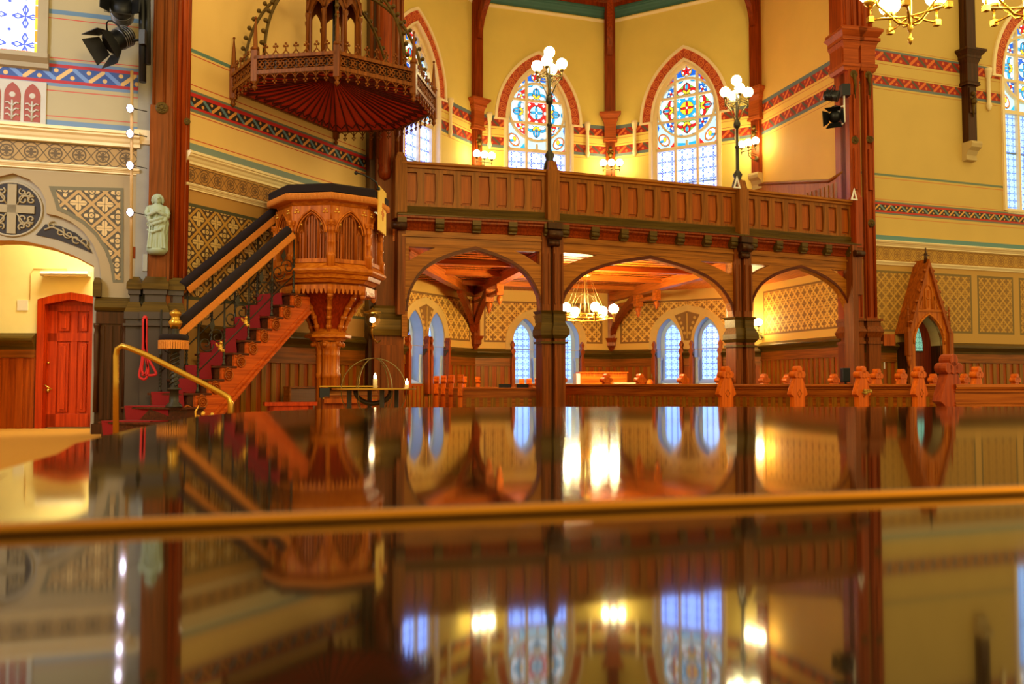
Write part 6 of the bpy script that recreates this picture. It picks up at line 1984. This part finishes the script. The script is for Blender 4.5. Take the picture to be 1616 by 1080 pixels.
# dried posy on the third pew end
q = P(1369, 619, 13.93)
b = MB()
for k in range(14):
    b.ball((random.uniform(-.05, .06), random.uniform(-.03, .03), random.uniform(-.03, .03)), random.uniform(.014, .026), 6, 0, None, 1, 4)
b.tube([(-.06, 0, 0), (-.12, .02, -.01)], .006, 5)
tag(b.build('posy', plain('dried_flowers', 'a8842c', .9, var=.3, scale=40), T=TR(*q)), 'dried yellowish posy tied to a pew end before the tall right pillar', 'flowers')
# cabinet and little things under the gallery
q = P(950, 607, 21.5)
t = thing('cabinet', 'bright orange wooden cabinet standing under the gallery behind the pews', 'cabinet', TR(q.x, q.y, 0) @ RZ(radians(6)))
ch_ = P(950, 589, 21.5).z
MB().box(-.53, .62, 0, .5, 0, ch_).build('body', M_PEWE, t)
MB().box(-.56, .65, -.03, .53, ch_, ch_ + .03).build('top', M_PEWE, t)
MB().box(-.50, .60, -.015, 0, .1, ch_ - .08).build('panel', M_PULPX, t)
MB().box(-.62, -.53, .02, .5, 0, ch_ - .01).build('side', M_WHITE, t)
q = P(990, 606, 20.9)
t = thing('table', 'pale topped table beside the orange cabinet under the gallery', 'table', TR(q.x, q.y, 0))
MB().box(-.32, .30, -.2, .25, q.z, q.z + .03).build('tabletop', M_WAX, t)
for x in (-.28, .24):
    for y in (-.17, .18): MB().box(x, x + .05, y, y + .05, 0, q.z).build('leg', M_WAINX, t)
q = P(1026, 606, 20.4)
t = thing('wooden_stand', 'small turned wooden stand with thin rod behind the pews', 'stand', TR(q.x, q.y, 0))
MB().lathe([(.10, 0), (.10, .9), (.07, .98), (.09, 1.04), (.07, 1.10), (.05, 1.14), (0, 1.15)], (0, 0, 0), 12).build('post', M_PEWE, t)
MB().tube([(.04, 0, 1.1), (.04, 0, 1.28)], .012, 6).build('rod', M_OLIVE, t)
for px, lb in ((796, 'left of two black cases lying on the pew back shelf'), (824, 'right of two black cases lying on the pew back shelf')):
    q = P(px, 607, 19.0)
    tag(MB().box(-.12, .14, -.06, .06, 0, q.z + .01).build('case', M_BLACK, T=TR(q.x, q.y, 0)), lb + ' below the left window', 'case', 'two black cases')
# loudspeaker by the right pillar
q = P(1334, 592, 18.9)
t = thing('loudspeaker', 'black loudspeaker standing beside the tall right pillar', 'loudspeaker', TR(q.x, q.y, 0))
MB().box(-.08, .08, -.08, .08, q.z - .15, q.z + .15).build('cabinet', M_BLACK, t, bevel=.01)
MB().box(-.02, .02, -.02, .02, 0, q.z - .15).lathe([(.15, 0), (.13, .03), (0, .04)], (0, 0, 0), 16).build('stand', M_BLACK, t)
MB().box(-.065, .065, -.088, -.08, q.z - .13, q.z + .13).build('grille', plain('grille_black', '060606', .8, var=0), t)

# ------------------------------------------------------------------ gabled porch on the right wall
PT_ = RW.at(PORCH_U, 0)
t = thing('gabled_porch', 'steep wooden gabled doorcase with pinnacles on the right wall', 'porch', PT_)
zp = lambda y: RW.z(1469, y, -.4)
D = -.38
hw = .56
zg0, zgt = zp(520), zp(415)
b = MB()
a = arcp(.40, zp(545), 0, 10)
a = [(x, zp(545) + (z - zp(545)) * (zp(498) - zp(545)) / .693) for x, z in a]
hole_pts = [(-.40, 0)] + list(reversed(a)) + [(.40, 0)]
outl = [(hw, 0), (hw, zg0), (.03, zgt + .05), (-.03, zgt + .05), (-hw, zg0), (-hw, 0)]
path = [(hw, 0), (hw, zg0), (0, zgt), (-hw, zg0), (-hw, 0), (-.40, 0)] + list(reversed(a))[0:] + [(.40, 0)]
b.poly(path, D, D + .08)
b.build('gable_front', M_PULP, t)
b = MB()
for s in (-1, 1):
    p0_, p1_ = Vector((s * (hw + .06), zg0 - .10)), Vector((0, zgt + .08)); d = p1_ - p0_
    n_ = Vector((-d.y, d.x)).normalized() * (-.08 * -s if False else .07 * (1 if s < 0 else -1))
    b.poly([tuple(p0_), tuple(p1_), tuple(p1_ - Vector((0, .16))), tuple(p0_ - Vector((s * .10, -.03)))], D - .06, .0)
    for k in range(1, 7):
        q_ = p0_.lerp(p1_, k / 7.2)
        b.ball((q_.x + s * .02, D - .03, q_.y + .02), .04, 7, 0, None, 1, 4)
b.build('roof_slope', M_PULPD, t)
b = MB()
z0_, z1_ = zp(488), zp(448)
l3 = arcp(.10, zp(462), 0, 6)
b.tube([(-.10, D - .01, z0_)] + [(x, D - .01, z) for x, z in reversed(l3)] + [(.10, D - .01, z0_)], .018, 6)
b.box(-.012, .012, D - .02, D, z0_ + .03, zp(458)); b.box(-.06, .06, D - .02, D, zp(472), zp(470))
for s in (-1, 1):
    b.tube([(s * .16, D - .005, z0_), (s * .16, D - .005, zp(468)), (s * .28, D - .005, z0_), (s * .16, D - .005, z0_)], .012, 5)
b.box(-.42, .42, D - .03, D, zp(492), zp(489))
b.tube([(x * 1.10, D - .01, z + .03) for x, z in a], .025, 6)
b.build('tracery', M_PULPX, t)
b = MB()
b.tube([(0, D + .05, zgt), (0, D + .05, zgt + .32)], [.05, .012], 6); b.ball((0, D + .05, zgt + .2), .04, 8); b.box(-.09, .09, D + .03, D + .07, zgt + .17, zgt + .19); b.ball((0, D + .05, zgt + .33), .018, 6)
b.build('finial', M_DARK, t)
for s in (-1, 1):
    b = MB()
    x = s * (hw + .03)
    b.box(x - .06, x + .06, D - .06, D + .06, zp(562), zp(525)).frust(x - .06, x + .06, D - .06, D + .06, zp(525), zp(514), -.05, -.05)
    b.lathe([(.03, zp(517)), (.02, zp(500)), (.012, zp(484)), (0, zp(482))], (x, D, 0), 8)
    for y in (509, 498, 489): b.ball((x, D, zp(y)), .035, 7, 0, None, .6, 4)
    b.lathe([(0, zp(582)), (.03, zp(577)), (.05, zp(570)), (.06, zp(562))], (x, D, 0), 8)
    b.build('pinnacle', M_PULPD, t)
    MB().box(min(s * .40, s * hw), max(s * .40, s * hw), D + .02, .02, 0, zp(540)).build('side_panel', M_DARK, t)
MB().poly([(-.40, zp(545))] + list(reversed(a)) + [(.40, zp(545))], D + .3, D + .3, flat=True) if False else None
# its inner vault lit from the side
b = MB()
k_ = len(a)
b.add([(x, D + .02, z) for x, z in a] + [(x, .0, z) for x, z in a], [(i, i + 1, k_ + i + 1, k_ + i) for i in range(k_ - 1)])
b.build('vault', M_STONE, t)
dr = struct('door_2', RW.at(PORCH_U), 'dark red door with small blue-green leaded light inside the gabled porch')
b = MB().poly([(-.40, 0)] + list(reversed(a)) + [(.40, 0)], -.03, -.005)
b.build('panel', wood('dark_red_door', '7a2a10', '521808', 'z'), dr)
gz = zp(553)
ga = [(x * .62 - .10, z - .06) for x, z in a if z > gz]
MB().poly([(ga[-1][0], gz)] + list(reversed(ga)) + [(ga[0][0], gz)], -.04, -.03, ()).build('glass', quarry('leaded_glass_green', .55, '6fb0a0', '2c5a58', .12), dr)
MB().box(-.11, -.09, -.05, -.03, gz, zp(514)).box(-.36, .16, -.05, -.03, gz - .03, gz).build('glazing_bar', M_DARK, dr)
# wooden box on the wainscot, white slip
p = RW.hit(1402, 537, -.15)
tag(MB().box(-.15, .13, -.08, .12, -.13, .13).build('wooden_box', M_WAIN, T=RW.at(p[0], -.14, p[1]) @ RZ(-.2), bevel=.005), 'small plain wooden box on the wainscot ledge left of the gabled porch', 'box')
p = RW.hit(1395, 577, -.05)
tag(MB().box(-.012, .012, -.02, 0, -.08, .08).build('white_slip', M_WHITE, T=RW.at(p[0], -.05, p[1])), 'thin upright white strip on the boards left of the gabled porch', 'strip')

# ------------------------------------------------------------------ grand piano the camera looks over
t = thing('grand_piano', 'black glossy grand piano with folded lid, filling the foreground', 'piano')
ZU, ZD = CAMZ - .050, CAMZ - .0540
outl = [(-.205, .315), (-.285, .50), (-.33, .69), (-.37, .81), (-.44, 1.08), (-.49, 1.40), (-.475, 1.56), (-.40, 1.74), (-.28, 1.86), (.0, 1.92), (1.10, 1.96), (1.55, 1.96), (1.55, .794)]
cl = [(outl[0][0] + .012, outl[0][1] - .001)]
MB().plan(outl, ZD, ZU).build('upper_lid', M_LACQ, t, bevel=.003)
low = [(-.75, -.25), (-.70, .40), (-.55, .7), (-.52, 1.08), (-.52, 1.42), (-.50, 1.58), (-.42, 1.78), (-.28, 1.90), (0, 1.95), (1.57, 1.985), (1.58, -.25)]
low = [(-.26, .25), (-.31, .50), (-.355, .69), (-.40, .81), (-.46, 1.08), (-.51, 1.40), (-.49, 1.57), (-.41, 1.76), (-.28, 1.885), (0, 1.945), (1.57, 1.985), (1.58, -.30), (-.60, -.30), (-.60, .12)]
MB().plan(low, ZD - .02, ZD).build('main_lid', M_LACQ, t, bevel=.004)
MB().plan([(x * .985 + .005, y * .985 + .01) for x, y in low], ZD - .36, ZD - .022).build('case', M_LACQ, t)
for x, y in ((-.45, -.1), (1.4, -.1), (.5, 1.7)):
    MB().lathe([(.03, .0), (.04, .05), (.05, .10), (.045, .2), (.07, ZD - .40), (.09, ZD - .36), (0, ZD - .36)], (x, y, 0), 12).build('leg', M_LACQ, t)
MB().box(.35, .65, -.05, .1, .15, .22).box(.38, .41, 0, .05, .2, ZD - .36).box(.59, .62, 0, .05, .2, ZD - .36).build('pedal_lyre', M_LACQ, t)

d_ = Vector((outl[-1][0] - outl[0][0], outl[-1][1] - outl[0][1]))
MB().lathe([(0, 0), (0.0022, 0), (0.0022, d_.length - .01), (0, d_.length - .01)], (0, 0, 0), 12, 0, TR(outl[0][0], outl[0][1] - .0025, ZD + .0021) @ RZ(atan2(d_.y, d_.x)) @ RY(pi / 2)).build('hinge', plain('hinge_brass', 'c8801c', .42, .85, var=.1, scale=40), t)
